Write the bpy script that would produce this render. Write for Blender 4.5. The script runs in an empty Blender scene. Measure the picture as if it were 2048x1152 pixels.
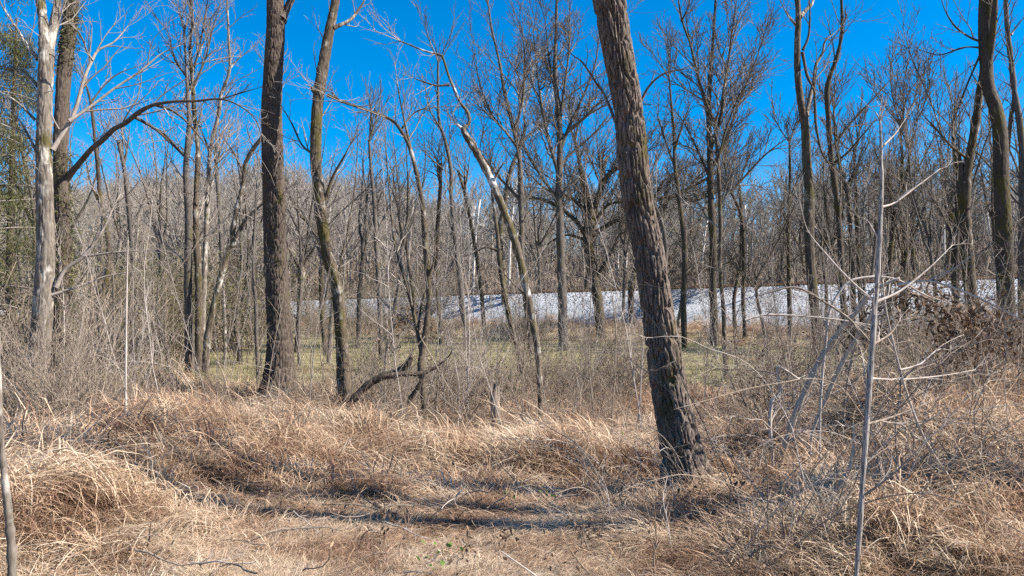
import bpy, math, random
import numpy as np
from mathutils import Vector

SC = bpy.context.scene
# ------------------------------------------------------------------ camera
W2, H2, FPX, HOR, EYE = 2048.0, 1152.0, 1577.0, 625.0, 1.65
PITCH = math.atan((HOR - H2 / 2) / FPX)
cam_d = bpy.data.cameras.new('camera')
cam = bpy.data.objects.new('camera', cam_d)
SC.collection.objects.link(cam)
cam_d.sensor_width = 36.0
cam_d.lens = 36.0 * FPX / W2
cam_d.clip_start, cam_d.clip_end = 0.05, 5000.0
cam.location = (0, 0, EYE)
cam.rotation_euler = (math.pi / 2 + PITCH, 0, 0)
SC.camera = cam
# ------------------------------------------------------------------ light
EL, AZ = math.radians(41.0), math.radians(100.0)      # azimuth clockwise from the viewing direction (+Y)
SUN = Vector((math.cos(EL) * math.sin(AZ), math.cos(EL) * math.cos(AZ), math.sin(EL)))
world = bpy.data.worlds.new('World'); SC.world = world; world.use_nodes = True
wt = world.node_tree; wt.nodes.clear()
wo = wt.nodes.new('ShaderNodeOutputWorld'); wb = wt.nodes.new('ShaderNodeBackground')
sky = wt.nodes.new('ShaderNodeTexSky'); sky.sky_type = 'NISHITA'; sky.sun_disc = False
sky.sun_elevation, sky.sun_rotation = EL, AZ
sky.air_density, sky.dust_density, sky.ozone_density, sky.altitude = 1.0, 0.9, 5.0, 400
hs = wt.nodes.new('ShaderNodeHueSaturation')
hs.inputs['Saturation'].default_value = 1.5; hs.inputs['Hue'].default_value = 0.499
wt.links.new(sky.outputs[0], hs.inputs['Color']); wt.links.new(hs.outputs[0], wb.inputs['Color'])
wb.inputs['Strength'].default_value = 0.088
wt.links.new(wb.outputs[0], wo.inputs['Surface'])
sun_d = bpy.data.lights.new('sun', 'SUN'); sun_d.energy = 4.9; sun_d.angle = math.radians(0.5); sun_d.color = (1, .94, .86)
sun = bpy.data.objects.new('sun', sun_d); SC.collection.objects.link(sun)
sun.rotation_euler = (-SUN).to_track_quat('-Z', 'Y').to_euler()
sun.location = (30, 0, 40)
SC.view_settings.view_transform = 'Standard'; SC.view_settings.look = 'None'
SC.view_settings.exposure = 1.22; SC.view_settings.gamma = 1.0; SC.view_settings.use_curve_mapping = False
SC.cycles.use_denoising = False; SC.cycles.debug_use_spatial_splits = True; SC.cycles.max_bounces = 4; SC.cycles.diffuse_bounces = 1; SC.cycles.glossy_bounces = 1; SC.cycles.transmission_bounces = 2
SC.cycles.use_adaptive_sampling = True; SC.cycles.adaptive_threshold = .02; SC.cycles.caustics_reflective = False; SC.cycles.caustics_refractive = False

# ------------------------------------------------------------------ helpers
rng = np.random.default_rng(7)
CO = SC.collection


def ray(px, py):
    u, v = (px - W2 / 2) / FPX, (H2 / 2 - py) / FPX
    return u, math.cos(PITCH) - v * math.sin(PITCH), math.sin(PITCH) + v * math.cos(PITCH)


def at(px, py, D):
    """World point seen at photo pixel (px, py), D metres ahead of the camera; and metres per pixel there."""
    u, y, z = ray(px, py)
    s = D / y
    return np.array((u * s, D, EYE + z * s)), s / FPX


def vnoise(x, y, seed=0):
    x = np.asarray(x, float); y = np.asarray(y, float)
    xi, yi = np.floor(x).astype(np.int64), np.floor(y).astype(np.int64)
    fx, fy = x - xi, y - yi
    fx, fy = fx * fx * (3 - 2 * fx), fy * fy * (3 - 2 * fy)

    def h(a, b):
        n = (a * 374761393 + b * 668265263 + seed * 974711) & 0x7fffffff
        n = ((n ^ (n >> 13)) * 1274126177) & 0x7fffffff
        return ((n ^ (n >> 16)) & 0xffff) / 65535.0
    return (h(xi, yi) * (1 - fx) + h(xi + 1, yi) * fx) * (1 - fy) + (h(xi, yi + 1) * (1 - fx) + h(xi + 1, yi + 1) * fx) * fy


def fbm(x, y, seed=0, o=4):
    s, a, t = 0, 1.0, 0
    for i in range(o):
        s = s + a * (vnoise(x * 2 ** i, y * 2 ** i, seed + i) - .5); t += a; a *= .5
    return s / t


def sst(a, b, x):
    t = np.clip((x - a) / (b - a), 0, 1)
    return t * t * (3 - 2 * t)


TRACK0, TRACKN = np.array((21.7, 39.0)), np.array((.535, .845))
TRACKT = np.array((-.845, .535))


def track_d(x, y):
    return (x - TRACK0[0]) * TRACKN[0] + (y - TRACK0[1]) * TRACKN[1]


# heaps of matted grass: photo column, distance, height, radius
MOUNDS = [(215, 7.2, .52, .9), (60, 5.8, .40, .7), (480, 9.4, .3, .6), (900, 9.0, .22, .6), (1090, 8.4, .26, .6), (330, 9.4, .3, .7), (330, 6.2, .2, .55), (340, 14.5, .3, 1.2), (450, 14.0, .2, .9), (100, 9.5, .25, 1.2),
          (1085, 11.0, -.28, 1.1), (860, 11.2, -.22, .9), (690, 12.6, -.15, .7), (700, 10.2, .24, .6), (640, 11.6, .18, .6), (605, 12.9, .2, .45), (735, 7.0, .26, .42), (820, 10.5, .14, 1.0),
          (540, 8.9, .15, .8), (1000, 11.5, .15, 1.2), (1030, 16, .5, .9), (1240, 18, .5, 1.0), (1230, 15, .3, .9),
          (1120, 9.6, .15, .9), (1480, 5.2, .26, .6), (1280, 5.9, .24, .5), (1385, 6.6, .2, .4), (1370, 5.5, .3, .55), (1180, 4.9, .2, .5), (1500, 8.2, .25, .9),
          (1900, 5.6, .42, .8), (2040, 6.6, .58, 1.0), (1880, 8.0, .5, .9), (1780, 5.0, .25, .6), (1790, 9.0, .4, 1.1), (1960, 11, .8, 1.6), (1650, 11, .3, 1.4),
          (2060, 4.5, .25, .7), (1640, 5.2, .1, .5), (1250, 4.6, .12, .4), (420, 7.9, .15, .5), (1560, 6.4, .2, .6)]


def ground(x, y):
    x = np.asarray(x, float); y = np.asarray(y, float)
    d = track_d(x, y)
    near = 1 - sst(16, 22, y)
    z = .12 * fbm(x * .25, y * .25, 3, 3) * (1 - near * .3) + near * (.20 * fbm(x * .8, y * .8, 11, 4) + .16 * fbm(x * 2.3, y * 2.3, 17, 2) - .14)
    for px, D, h, r in MOUNDS:
        mx = (px - 1024) / FPX * D
        q = ((x - mx) ** 2 / (1.25 * r) ** 2 + (y - D) ** 2 / r ** 2)
        z = z + h * np.exp(-q * 1.3)
    z = z * (1 - .92 * np.exp(-(((x + .4) / 2.5) ** 4 + ((y - 5.5) / 1.8) ** 4)))
    z = z * (1 - np.exp(-(x ** 2 + (y - .3) ** 2) / 8.0))
    z = z + .3 * sst(20, 60, y) + .8 * sst(-8, -3.1, d)
    hh = 6 + 13 * sst(10, -60, x)
    z = z + hh * sst(9, 70, d) * (1 + .5 * fbm(x * .02, y * .02, 5, 3)) + 14 * sst(120, 600, d)
    return z


def new_mesh(name, V, Q=None, T=None, smooth=True):
    me = bpy.data.meshes.new(name)
    V = np.asarray(V, np.float32)
    nq = 0 if Q is None else len(Q); nt = 0 if T is None else len(T)
    me.vertices.add(len(V)); me.vertices.foreach_set('co', V.ravel())
    idx = np.concatenate([np.asarray(a, np.int32).ravel() for a in (Q, T) if a is not None and len(a)])
    me.loops.add(len(idx)); me.loops.foreach_set('vertex_index', idx)
    me.polygons.add(nq + nt)
    st = np.concatenate([np.arange(nq) * 4, nq * 4 + np.arange(nt) * 3]).astype(np.int32)
    me.polygons.foreach_set('loop_start', st)
    if smooth:
        me.polygons.foreach_set('use_smooth', np.ones(nq + nt, bool))
    me.update(calc_edges=True)
    return me


def link(name, me, mat=None, parent=None, kind=None):
    o = bpy.data.objects.new(name, me); CO.objects.link(o)
    if mat is not None and me is not None and not me.materials:
        me.materials.append(mat)
    if parent is not None:
        o.parent = parent
    if kind:
        o['kind'] = kind
    return o


def tag(o, label, cat, group=None):
    o['label'] = label; o['category'] = cat
    if group:
        o['group'] = group
    return o


def thing(name, loc, label, cat, group=None):
    o = bpy.data.objects.new(name, None); CO.objects.link(o)
    o.location = loc; o.empty_display_size = .2
    return tag(o, label, cat, group)


class Tubes:
    """Tapered tubes along polylines, collected and turned into one mesh."""
    def __init__(self):
        self.g = {}

    def add(self, P, R, sides):
        self.g.setdefault((len(P), sides), []).append((P, R))

    def __len__(self):
        return sum(map(len, self.g.values()))

    def mesh(self, name, origin=(0, 0, 0)):
        Vs, Qs, Ts, off = [], [], [], 0
        for (n, s), lst in self.g.items():
            P = np.array([a for a, _ in lst]); R = np.array([b for _, b in lst])
            T = np.gradient(P, axis=1)
            T /= np.linalg.norm(T, axis=2, keepdims=True) + 1e-9
            m = P[:, -1] - P[:, 0]
            ref = np.where((np.abs(m[:, 2]) > .75 * np.linalg.norm(m, axis=1))[:, None], np.array((0, 1., 0)), np.array((0, 0, 1.)))
            U = np.cross(T, ref[:, None, :]); U /= np.linalg.norm(U, axis=2, keepdims=True) + 1e-9
            Vv = np.cross(T, U)
            a = np.arange(s) * 2 * math.pi / s
            X = P[:, :, None, :] + R[:, :, None, None] * (np.cos(a)[None, None, :, None] * U[:, :, None, :] + np.sin(a)[None, None, :, None] * Vv[:, :, None, :])
            k = len(lst)
            base = off + np.arange(k)[:, None, None] * n * s + np.arange(n - 1)[None, :, None] * s
            i0 = base + np.arange(s)[None, None, :]; i1 = base + ((np.arange(s) + 1) % s)[None, None, :]
            Qs.append(np.stack([i0, i1, i1 + s, i0 + s], -1).reshape(-1, 4))
            if s > 3:
                c0 = off + np.arange(k)[:, None] * n * s + (n - 1) * s
                Ts.append(np.stack([np.broadcast_to(c0, (k, s - 2)), c0 + np.arange(1, s - 1), c0 + np.arange(2, s)], -1).reshape(-1, 3))
            Vs.append(X.reshape(-1, 3)); off += k * n * s
        V = np.concatenate(Vs) - np.asarray(origin)
        return new_mesh(name, V, np.concatenate(Qs), np.concatenate(Ts) if Ts else None)


def spline(C, per):
    """Catmull-Rom through the rows of C."""
    C = np.asarray(C, float)
    if len(C) == 2:
        t = np.linspace(0, 1, per + 1)[:, None]
        return C[0] * (1 - t) + C[1] * t
    A = np.vstack([2 * C[0] - C[1], C, 2 * C[-1] - C[-2]])
    out = []
    for i in range(1, len(A) - 2):
        t = np.linspace(0, 1, per, endpoint=False)[:, None]
        p0, p1, p2, p3 = A[i - 1], A[i], A[i + 1], A[i + 2]
        out.append(.5 * (2 * p1 + (p2 - p0) * t + (2 * p0 - 5 * p1 + 4 * p2 - p3) * t ** 2 + (3 * p1 - p0 - 3 * p2 + p3) * t ** 3))
    return np.vstack(out + [C[-1:]])


def unit(v):
    return v / (np.linalg.norm(v) + 1e-9)


def grow(tb, P, R, r, n, L, lev, up=.35, rmin=.003, t0=.12, ang=(22, 55), den=5.0, wig=.15, taper=True, seg=4):
    """Side shoots along polyline P (radii R): n of them, about L long, branching lev more times."""
    N = len(P) - 1
    for i in range(n):
        t = t0 + (1 - t0) * (i + r.random()) / n
        f = t * N; k = min(int(f), N - 1); w = f - k
        p = P[k] * (1 - w) + P[k + 1] * w
        rad = R[k] * (1 - w) + R[k + 1] * w
        tan = unit(P[k + 1] - P[k])
        a = math.radians(r.uniform(*ang))
        q = r.normal(size=3); q = unit(q - tan * q.dot(tan))
        d = unit(tan * math.cos(a) + q * math.sin(a) + np.array((0, 0, up * r.random())))
        ln = L * r.uniform(.35, 1.15) * ((1.05 - .65 * t) if taper else 1)
        m = seg + (1 if ln > 1.2 else 0)
        pts = [p]; dd = d
        for j in range(m):
            dd = unit(dd + r.normal(size=3) * wig + np.array((0, 0, up * .14)))
            pts.append(pts[-1] + dd * ln / m)
        pts = np.array(pts)
        r0 = max(min(rad * .68, .0045 + ln * .012), rmin)
        rr = np.linspace(r0, max(rmin * .6, r0 * .25), m + 1)
        tb.add(pts, rr, 5 if r0 > .02 else 3)
        if lev > 0:
            grow(tb, pts, rr, r, max(2, int(ln * den + .5)), ln * .62, lev - 1, up, rmin, .2, ang, den * 1.25, wig, True, 3)


# ------------------------------------------------------------------ materials
def mat(name):
    m = bpy.data.materials.new(name); m.use_nodes = True
    nt = m.node_tree; b = nt.nodes['Principled BSDF']
    b.inputs['Specular IOR Level'].default_value = .25
    return m, nt, b


def N(nt, typ, **kw):
    n = nt.nodes.new('ShaderNode' + typ)
    for k, v in kw.items():
        if k in n.inputs.keys():
            n.inputs[k].default_value = v
        else:
            setattr(n, k, v)
    return n


def ramp(nt, fac, stops):
    n = nt.nodes.new('ShaderNodeValToRGB'); e = n.color_ramp.elements
    while len(e) < len(stops):
        e.new(.5)
    for s, (p, c) in zip(e, stops):
        s.position = p; s.color = (c[0], c[1], c[2], 1) if not isinstance(c, (int, float)) else (c, c, c, 1)
    nt.links.new(fac, n.inputs[0])
    return n.outputs[0]


def mixc(nt, fac, a, b):
    n = nt.nodes.new('ShaderNodeMix'); n.data_type = 'RGBA'
    for s, v in ((0, fac), (6, a), (7, b)):
        if hasattr(v, 'links'):
            nt.links.new(v, n.inputs[s])
        else:
            n.inputs[s].default_value = v if s == 0 else (*v, 1)
    return n.outputs[2]


def coord(nt, scale, out='Object'):
    tc = nt.nodes.new('ShaderNodeTexCoord'); mp = nt.nodes.new('ShaderNodeMapping')
    mp.inputs['Scale'].default_value = scale
    nt.links.new(tc.outputs[out], mp.inputs[0])
    return mp.outputs[0]


def noise(nt, vec, scale, detail=4, rough=.6):
    n = N(nt, 'TexNoise', Scale=scale, Detail=detail, Roughness=rough)
    nt.links.new(vec, n.inputs['Vector'])
    return n.outputs['Fac']


def bark(name, dark, light, moss=0.0, pale=None, pale_at=.55, grain=(38, 38, 5), bump=.6, mossc=(.075, .062, .012), mscale=1.6, lo=.3, hi=.7):
    m, nt, b = mat(name)
    f = noise(nt, coord(nt, grain), 1.0, 6, .7)
    c = ramp(nt, f, [(lo, dark), (hi, light)])
    f2 = noise(nt, coord(nt, (3, 3, 1.4)), 1.0, 5)
    c = mixc(nt, ramp(nt, f2, [(.45, 0), (.8, .45)]), c, tuple(v * .7 for v in light))
    if pale:
        f3 = noise(nt, coord(nt, (4, 4, 2.0)), 1.3, 5, .65)
        c = mixc(nt, ramp(nt, f3, [(pale_at - .05, 0), (pale_at + .05, .9)]), c, pale)
    if moss:
        f4 = noise(nt, coord(nt, (2.2, 2.2, .8)), mscale, 6, .7)
        f5 = noise(nt, coord(nt, (40, 40, 30)), 1, 3)
        c = mixc(nt, ramp(nt, f4, [(.62 - .22 * moss, 0), (.72 - .22 * moss, .85)]), c, mixc(nt, f5, tuple(v * .5 for v in mossc), tuple(v * 1.5 for v in mossc)))
    st = noise(nt, coord(nt, (1.6, 1.6, .9)), 1.7, 6, .75)
    c = mixc(nt, ramp(nt, st, [(.52, 0), (.66, .6)]), c, tuple(v * 1.1 for v in dark))
    nt.links.new(c, b.inputs['Base Color']); b.inputs['Roughness'].default_value = .9
    if bump:
        bp = N(nt, 'Bump', Strength=bump, Distance=.02)
        nt.links.new(f, bp.inputs['Height']); nt.links.new(bp.outputs[0], b.inputs['Normal'])
    return m


M = {}
M['furrow'] = bark('furrowed_bark', (.022, .016, .012), (.33, .255, .205), moss=.34, lo=.36, hi=.72, grain=(70, 70, 7))
M['dark'] = bark('dark_bark', (.022, .016, .012), (.21, .158, .122), moss=.28, lo=.36, hi=.76, grain=(70, 70, 8))
M['pale'] = bark('pale_bark', (.05, .038, .028), (.27, .225, .18), moss=.28, pale=(.47, .43, .365), pale_at=.57, lo=.33, hi=.66, grain=(26, 26, 4), bump=.5)
M['mossy'] = bark('mossy_bark', (.03, .022, .014), (.19, .145, .10), moss=.52, lo=.36, hi=.74, pale=(.42, .38, .32), pale_at=.62, grain=(26, 26, 8), bump=.5)
M['syc'] = bark('mottled_white_bark', (.045, .033, .022), (.20, .155, .11), moss=.5, pale=(.66, .63, .58), pale_at=.60, grain=(10, 10, 5), bump=.3)
M['white'] = bark('white_bark', (.38, .35, .31), (.66, .64, .6), pale=(.8, .79, .76), pale_at=.5, bump=.1)
M['grey'] = bark('grey_bark', (.055, .045, .037), (.19, .16, .134), moss=.3, grain=(24, 24, 6), bump=.4, lo=.36, hi=.76)
M['blackish'] = bark('shaded_mossy_bark', (.04, .03, .022), (.13, .10, .075), moss=.55, grain=(24, 24, 6), bump=.5, lo=.36, hi=.76)
M['twig'] = bark('sunlit_twig_bark', (.16, .13, .105), (.40, .34, .29), bump=0, grain=(20, 20, 8))  # pale tone paints twigs as lit by the sun
M['twigd'] = bark('backlit_twig_bark', (.085, .068, .052), (.26, .215, .172), bump=0, grain=(20, 20, 8))  # darker copy, its colour set for twigs seen against the sun
M['vine'] = bark('vine_bark', (.24, .19, .145), (.62, .54, .45), bump=.4, grain=(60, 60, 10))
M['cane'] = bark('cane_bark', (.28, .225, .18), (.60, .52, .45), bump=0)
M['brush'] = bark('brush_bark', (.15, .112, .08), (.385, .305, .232), bump=0)
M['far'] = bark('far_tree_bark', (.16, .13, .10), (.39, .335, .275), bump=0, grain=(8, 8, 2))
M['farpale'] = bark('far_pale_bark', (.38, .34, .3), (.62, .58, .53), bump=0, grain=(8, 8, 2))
M['rot'] = bark('rotten_wood', (.035, .026, .02), (.12, .09, .068), moss=.2, grain=(40, 40, 40))
M['snag'] = bark('weathered_wood', (.09, .07, .05), (.34, .275, .215), grain=(60, 60, 5))


def striped():
    m, nt, b = mat('striped_sapling_bark')
    f = noise(nt, coord(nt, (60, 60, 7)), 1, 4)
    f = noise(nt, coord(nt, (170, 170, 3)), 1, 5, .75)
    c = ramp(nt, f, [(.40, (.05, .04, .034)), (.58, (.44, .40, .36))])
    g = noise(nt, coord(nt, (5, 5, 26)), 1, 3)
    c = mixc(nt, ramp(nt, g, [(.60, 0), (.68, .8)]), c, (.10, .08, .065))
    nt.links.new(c, b.inputs['Base Color']); b.inputs['Roughness'].default_value = .7
    return m


M['striped'] = striped()


def leafmat(name, stops, trans=.35, attr='tint'):
    m, nt, b = mat(name)
    a = N(nt, 'Attribute', attribute_name=attr)
    oi = nt.nodes.new('ShaderNodeObjectInfo')
    geo = nt.nodes.new('ShaderNodeNewGeometry')
    nz = N(nt, 'TexNoise', Scale=1.3, Detail=5.0); nt.links.new(geo.outputs['Position'], nz.inputs['Vector'])
    ad = N(nt, 'Math', operation='MULTIPLY_ADD'); nt.links.new(nz.outputs['Fac'], ad.inputs[0]); ad.inputs[1].default_value = 1.7; ad.inputs[2].default_value = -.87
    ad2 = N(nt, 'Math', operation='ADD'); nt.links.new(a.outputs['Fac'], ad2.inputs[0]); nt.links.new(ad.outputs[0], ad2.inputs[1])
    ad3 = N(nt, 'Math', operation='MULTIPLY_ADD'); nt.links.new(oi.outputs['Random'], ad3.inputs[0]); ad3.inputs[1].default_value = .36
    sb = N(nt, 'Math', operation='SUBTRACT'); nt.links.new(ad2.outputs[0], sb.inputs[0]); sb.inputs[1].default_value = .18
    nt.links.new(sb.outputs[0], ad3.inputs[2])
    c = ramp(nt, ad3.outputs[0], stops)
    nt.links.new(c, b.inputs['Base Color']); b.inputs['Roughness'].default_value = .75
    tr = nt.nodes.new('ShaderNodeBsdfTranslucent'); nt.links.new(c, tr.inputs['Color'])
    mx = nt.nodes.new('ShaderNodeMixShader'); mx.inputs[0].default_value = trans
    nt.links.new(b.outputs[0], mx.inputs[1]); nt.links.new(tr.outputs[0], mx.inputs[2])
    nt.links.new(mx.outputs[0], nt.nodes['Material Output'].inputs['Surface'])
    return m


M['straw'] = leafmat('dry_grass', [(.0, (.06, .031, .019)), (.3, (.25, .138, .085)), (.6, (.50, .332, .208)), (.85, (.67, .50, .338)), (1, (.75, .62, .455))], .3)
M['lawn'] = leafmat('short_grass', [(.0, (.17, .13, .07)), (.35, (.18, .19, .065)), (.65, (.34, .295, .15)), (1, (.48, .39, .24))], .25)
M['oldleaf'] = leafmat('dead_leaf', [(.0, (.07, .042, .026)), (.5, (.17, .105, .062)), (1, (.38, .26, .16))], .15)
M['olive'] = leafmat('olive_leaf', [(.0, (.05, .05, .018)), (.5, (.12, .115, .042)), (1, (.26, .225, .10))], .35)
M['cedar'] = leafmat('cedar_spray', [(.0, (.05, .055, .018)), (.5, (.12, .12, .045)), (1, (.22, .185, .085))], .2)
M['pine'] = leafmat('pine_needle', [(.0, (.012, .022, .01)), (1, (.05, .07, .026))], .15)
M['fresh'] = leafmat('green_leaf', [(.0, (.05, .12, .02)), (1, (.16, .27, .05))], .35)


# ------------------------------------------------------------------ ground
def ground_mat():
    m, nt, b = mat('ground_soil_and_thatch')
    geo = nt.nodes.new('ShaderNodeNewGeometry'); pos = geo.outputs['Position']
    at_ = N(nt, 'Attribute', attribute_name='zone'); sep = nt.nodes.new('ShaderNodeSeparateColor'); nt.links.new(at_.outputs['Color'], sep.inputs[0])
    f = noise(nt, pos, 9, 8, .75); g = noise(nt, pos, .35, 4)
    thatch = ramp(nt, f, [(.3, (.10, .06, .035)), (.52, (.28, .18, .11)), (.72, (.46, .33, .21))])
    lf = noise(nt, pos, 3.5, 8, .75)
    lawn = mixc(nt, ramp(nt, lf, [(.35, 0), (.65, 1)]), (.18, .175, .07), (.36, .30, .17))
    lawn = mixc(nt, ramp(nt, g, [(.4, 0), (.65, .8)]), lawn, (.36, .29, .18))
    litter = ramp(nt, f, [(.3, (.08, .06, .042)), (.7, (.25, .19, .14))])
    c = mixc(nt, sep.outputs[0], thatch, lawn); c = mixc(nt, sep.outputs[1], c, litter)
    nt.links.new(c, b.inputs['Base Color']); b.inputs['Roughness'].default_value = 1
    bp = N(nt, 'Bump', Strength=.8, Distance=.06); nt.links.new(f, bp.inputs['Height']); nt.links.new(bp.outputs[0], b.inputs['Normal'])
    return m


def lawn_zone(x, y):
    e = 16.2 + 2.6 * fbm(x * .22, y * .22, 41, 3) * 2 + .03 * np.abs(x)
    return sst(e - .8, e + .8, y)


gx = np.concatenate([-np.geomspace(900, 14, 46), np.arange(-13.8, 13.9, .14), np.geomspace(14, 900, 46)])
gy = np.concatenate([[-300, -120, -50, -20, -8, -3, 0, 1, 2], np.arange(2.6, 22, .14), np.geomspace(22.2, 200, 90), np.geomspace(215, 1600, 14)])
GX, GY = np.meshgrid(gx, gy)
GZ = ground(GX, GY)
nx_, ny_ = len(gx), len(gy)
ii = (np.arange(ny_ - 1)[:, None] * nx_ + np.arange(nx_ - 1)[None, :])
gm = new_mesh('ground', np.stack([GX, GY, GZ], -1).reshape(-1, 3), np.stack([ii, ii + 1, ii + nx_ + 1, ii + nx_], -1).reshape(-1, 4))
za = gm.color_attributes.new('zone', 'FLOAT_COLOR', 'POINT')
zl = lawn_zone(GX, GY) * (1 - sst(-7, -4, track_d(GX, GY))); zt = sst(4, 9, track_d(GX, GY))
za.data.foreach_set('color', np.stack([zl, zt, zt * 0, zt * 0 + 1], -1).astype(np.float32).ravel())
link('ground', gm, ground_mat(), kind='structure')


# ------------------------------------------------------------------ railway
def track_pt(s, d, z):
    return np.array((TRACK0[0] + TRACKT[0] * s + TRACKN[0] * d, TRACK0[1] + TRACKT[1] * s + TRACKN[1] * d, z))


def stone_mat(name, a, b_):
    m, nt, b = mat(name)
    geo = nt.nodes.new('ShaderNodeNewGeometry'); oi = nt.nodes.new('ShaderNodeObjectInfo')
    f = noise(nt, geo.outputs['Position'], 14, 5, .7)
    ad = N(nt, 'Math', operation='MULTIPLY_ADD'); nt.links.new(oi.outputs['Random'], ad.inputs[0]); ad.inputs[1].default_value = .5
    nt.links.new(f, ad.inputs[2])
    g = noise(nt, geo.outputs['Position'], .55, 5, .7)
    c = mixc(nt, ramp(nt, g, [(.48, 0), (.72, .55)]), ramp(nt, ad.outputs[0], [(.35, a), (.95, b_)]), (.26, .225, .19))
    nt.links.new(c, b.inputs['Base Color']); b.inputs['Roughness'].default_value = .85
    bp = N(nt, 'Bump', Strength=.5, Distance=.03); nt.links.new(f, bp.inputs['Height']); nt.links.new(bp.outputs[0], b.inputs['Normal'])
    return m


CREST, TOE, FALL = 3.2, 1.15, .0145
prof = [(-3.4, .95), (-3.0, TOE + .1), (0, CREST), (3.6, CREST), (6.6, TOE), (7.0, .8)]
ss = np.arange(-45, 185, .5)
pv = []
for s in ss:
    for k, (d, z) in enumerate(prof):
        j = .12 * (vnoise(s * .9, k * 7.3, 5) - .5)
        pv.append(track_pt(s, d + j, z - FALL * s + (j * .5 if k in (1, 2) else 0)))
np_ = len(prof)
ii = (np.arange(len(ss) - 1)[:, None] * np_ + np.arange(np_ - 1)[None, :])
em = new_mesh('embankment', pv, np.stack([ii, ii + 1, ii + np_ + 1, ii + np_], -1).reshape(-1, 4), smooth=False)
M['ballast'] = stone_mat('limestone_ballast', (.27, .28, .295), (.43, .44, .455))
link('railway_embankment', em, M['ballast'], kind='structure')


def rocks(seed):
    r = np.random.default_rng(seed)
    import bmesh
    bm = bmesh.new(); bmesh.ops.create_icosphere(bm, subdivisions=1, radius=1)
    for v in bm.verts:
        v.co *= r.uniform(.7, 1.15)
    bm.verts.ensure_lookup_table()
    me = bpy.data.meshes.new('stone'); bm.to_mesh(me); bm.free()
    return me


def scatter(name, pts, rot, scl, idx, protos, label=None):
    """One stuff object whose geometry nodes set a prototype mesh at every point."""
    coll = bpy.data.collections.new(name + '_kinds')
    for k, me in enumerate(protos):
        o = bpy.data.objects.new(f'{name}_kind_{k:02d}', me); coll.objects.link(o)
    me = bpy.data.meshes.new(name); me.vertices.add(len(pts)); me.vertices.foreach_set('co', np.asarray(pts, np.float32).ravel())
    a = me.attributes.new('rot', 'FLOAT_VECTOR', 'POINT'); a.data.foreach_set('vector', np.asarray(rot, np.float32).ravel())
    a = me.attributes.new('scl', 'FLOAT_VECTOR', 'POINT')
    scl = np.asarray(scl, np.float32)
    a.data.foreach_set('vector', (np.repeat(scl[:, None], 3, 1) if scl.ndim == 1 else scl).ravel())
    a = me.attributes.new('pick', 'INT', 'POINT'); a.data.foreach_set('value', np.asarray(idx, np.int32))
    o = link(name, me, kind='stuff')
    ng = bpy.data.node_groups.new(name, 'GeometryNodeTree')
    ng.interface.new_socket('Geometry', in_out='INPUT', socket_type='NodeSocketGeometry')
    ng.interface.new_socket('Geometry', in_out='OUTPUT', socket_type='NodeSocketGeometry')
    gi, go = ng.nodes.new('NodeGroupInput'), ng.nodes.new('NodeGroupOutput')
    ip = ng.nodes.new('GeometryNodeInstanceOnPoints'); ci = ng.nodes.new('GeometryNodeCollectionInfo')
    ci.inputs['Collection'].default_value = coll; ci.inputs['Separate Children'].default_value = True; ci.inputs['Reset Children'].default_value = True
    ip.inputs['Pick Instance'].default_value = True
    L = ng.links.new
    L(gi.outputs[0], ip.inputs['Points']); L(ci.outputs[0], ip.inputs['Instance']); L(ip.outputs[0], go.inputs[0])
    for nm, typ, sock in (('rot', 'FLOAT_VECTOR', 'Rotation'), ('scl', 'FLOAT_VECTOR', 'Scale'), ('pick', 'INT', 'Instance Index')):
        na = ng.nodes.new('GeometryNodeInputNamedAttribute'); na.data_type = typ; na.inputs['Name'].default_value = nm
        L(na.outputs['Attribute'], ip.inputs[sock])
    md = o.modifiers.new('scatter', 'NODES'); md.node_group = ng
    if label:
        o['label'] = label
    return o


r = np.random.default_rng(3)
sp = [rocks(k) for k in range(4)]
for me in sp:
    me.materials.append(M['ballast'])
n = 40000
s_ = -38 + 150 * r.random(n) ** 1.4
t_ = r.uniform(-.06, 1.12, n)
d_ = np.minimum(-3.1 + 3.1 * t_, .5); z_ = TOE + (CREST - TOE) * np.clip(t_, -.05, 1) - .012 - FALL * s_
scatter('ballast_gravel', np.array([track_pt(a, b, c) for a, b, c in zip(s_, d_, z_)]), r.uniform(0, 6.28, (n, 3)),
        (.03 + .035 * r.random(n)) * (1 + np.clip(s_, 0, 150) / 110), r.integers(0, 4, n), sp)


def box(V, Q, c, ax, ay, az):
    b = len(V)
    for i in (-1, 1):
        for j in (-1, 1):
            for k in (-1, 1):
                V.append(c + i * ax + j * ay + k * az)
    for q in ((0, 1, 3, 2), (4, 6, 7, 5), (0, 4, 5, 1), (2, 3, 7, 6), (0, 2, 6, 4), (1, 5, 7, 3)):
        Q.append([b + t for t in q])


rust, nt, b = mat('rusty_steel'); nt.links.new(ramp(nt, noise(nt, coord(nt, (3, 3, 3)), 2), [(.3, (.07, .035, .02)), (.7, (.16, .085, .05))]), b.inputs['Base Color']); b.inputs['Roughness'].default_value = .8
track = thing('railway_track', track_pt(0, 1.6, CREST), 'rusty railway track along the top of the white ballast bank', 'railway track')
T3, N3, Z3 = np.array((*TRACKT, 0)), np.array((*TRACKN, 0)), np.array((0, 0, 1.))
for d in (.9, 2.4):
    V, Q = [], []
    c = track_pt(70, d, CREST + .2) - np.array(track.location)
    T3s = np.array((*TRACKT, -FALL)); c = c - Z3 * FALL * 70
    box(V, Q, c, T3s * 112, N3 * .036, Z3 * .022); box(V, Q, c - Z3 * .075, T3s * 112, N3 * .010, Z3 * .053); box(V, Q, c - Z3 * .139, T3s * 112, N3 * .07, Z3 * .011)
    link('rail', new_mesh('rail', V, Q, smooth=False), rust, track)
V, Q = [], []
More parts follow.
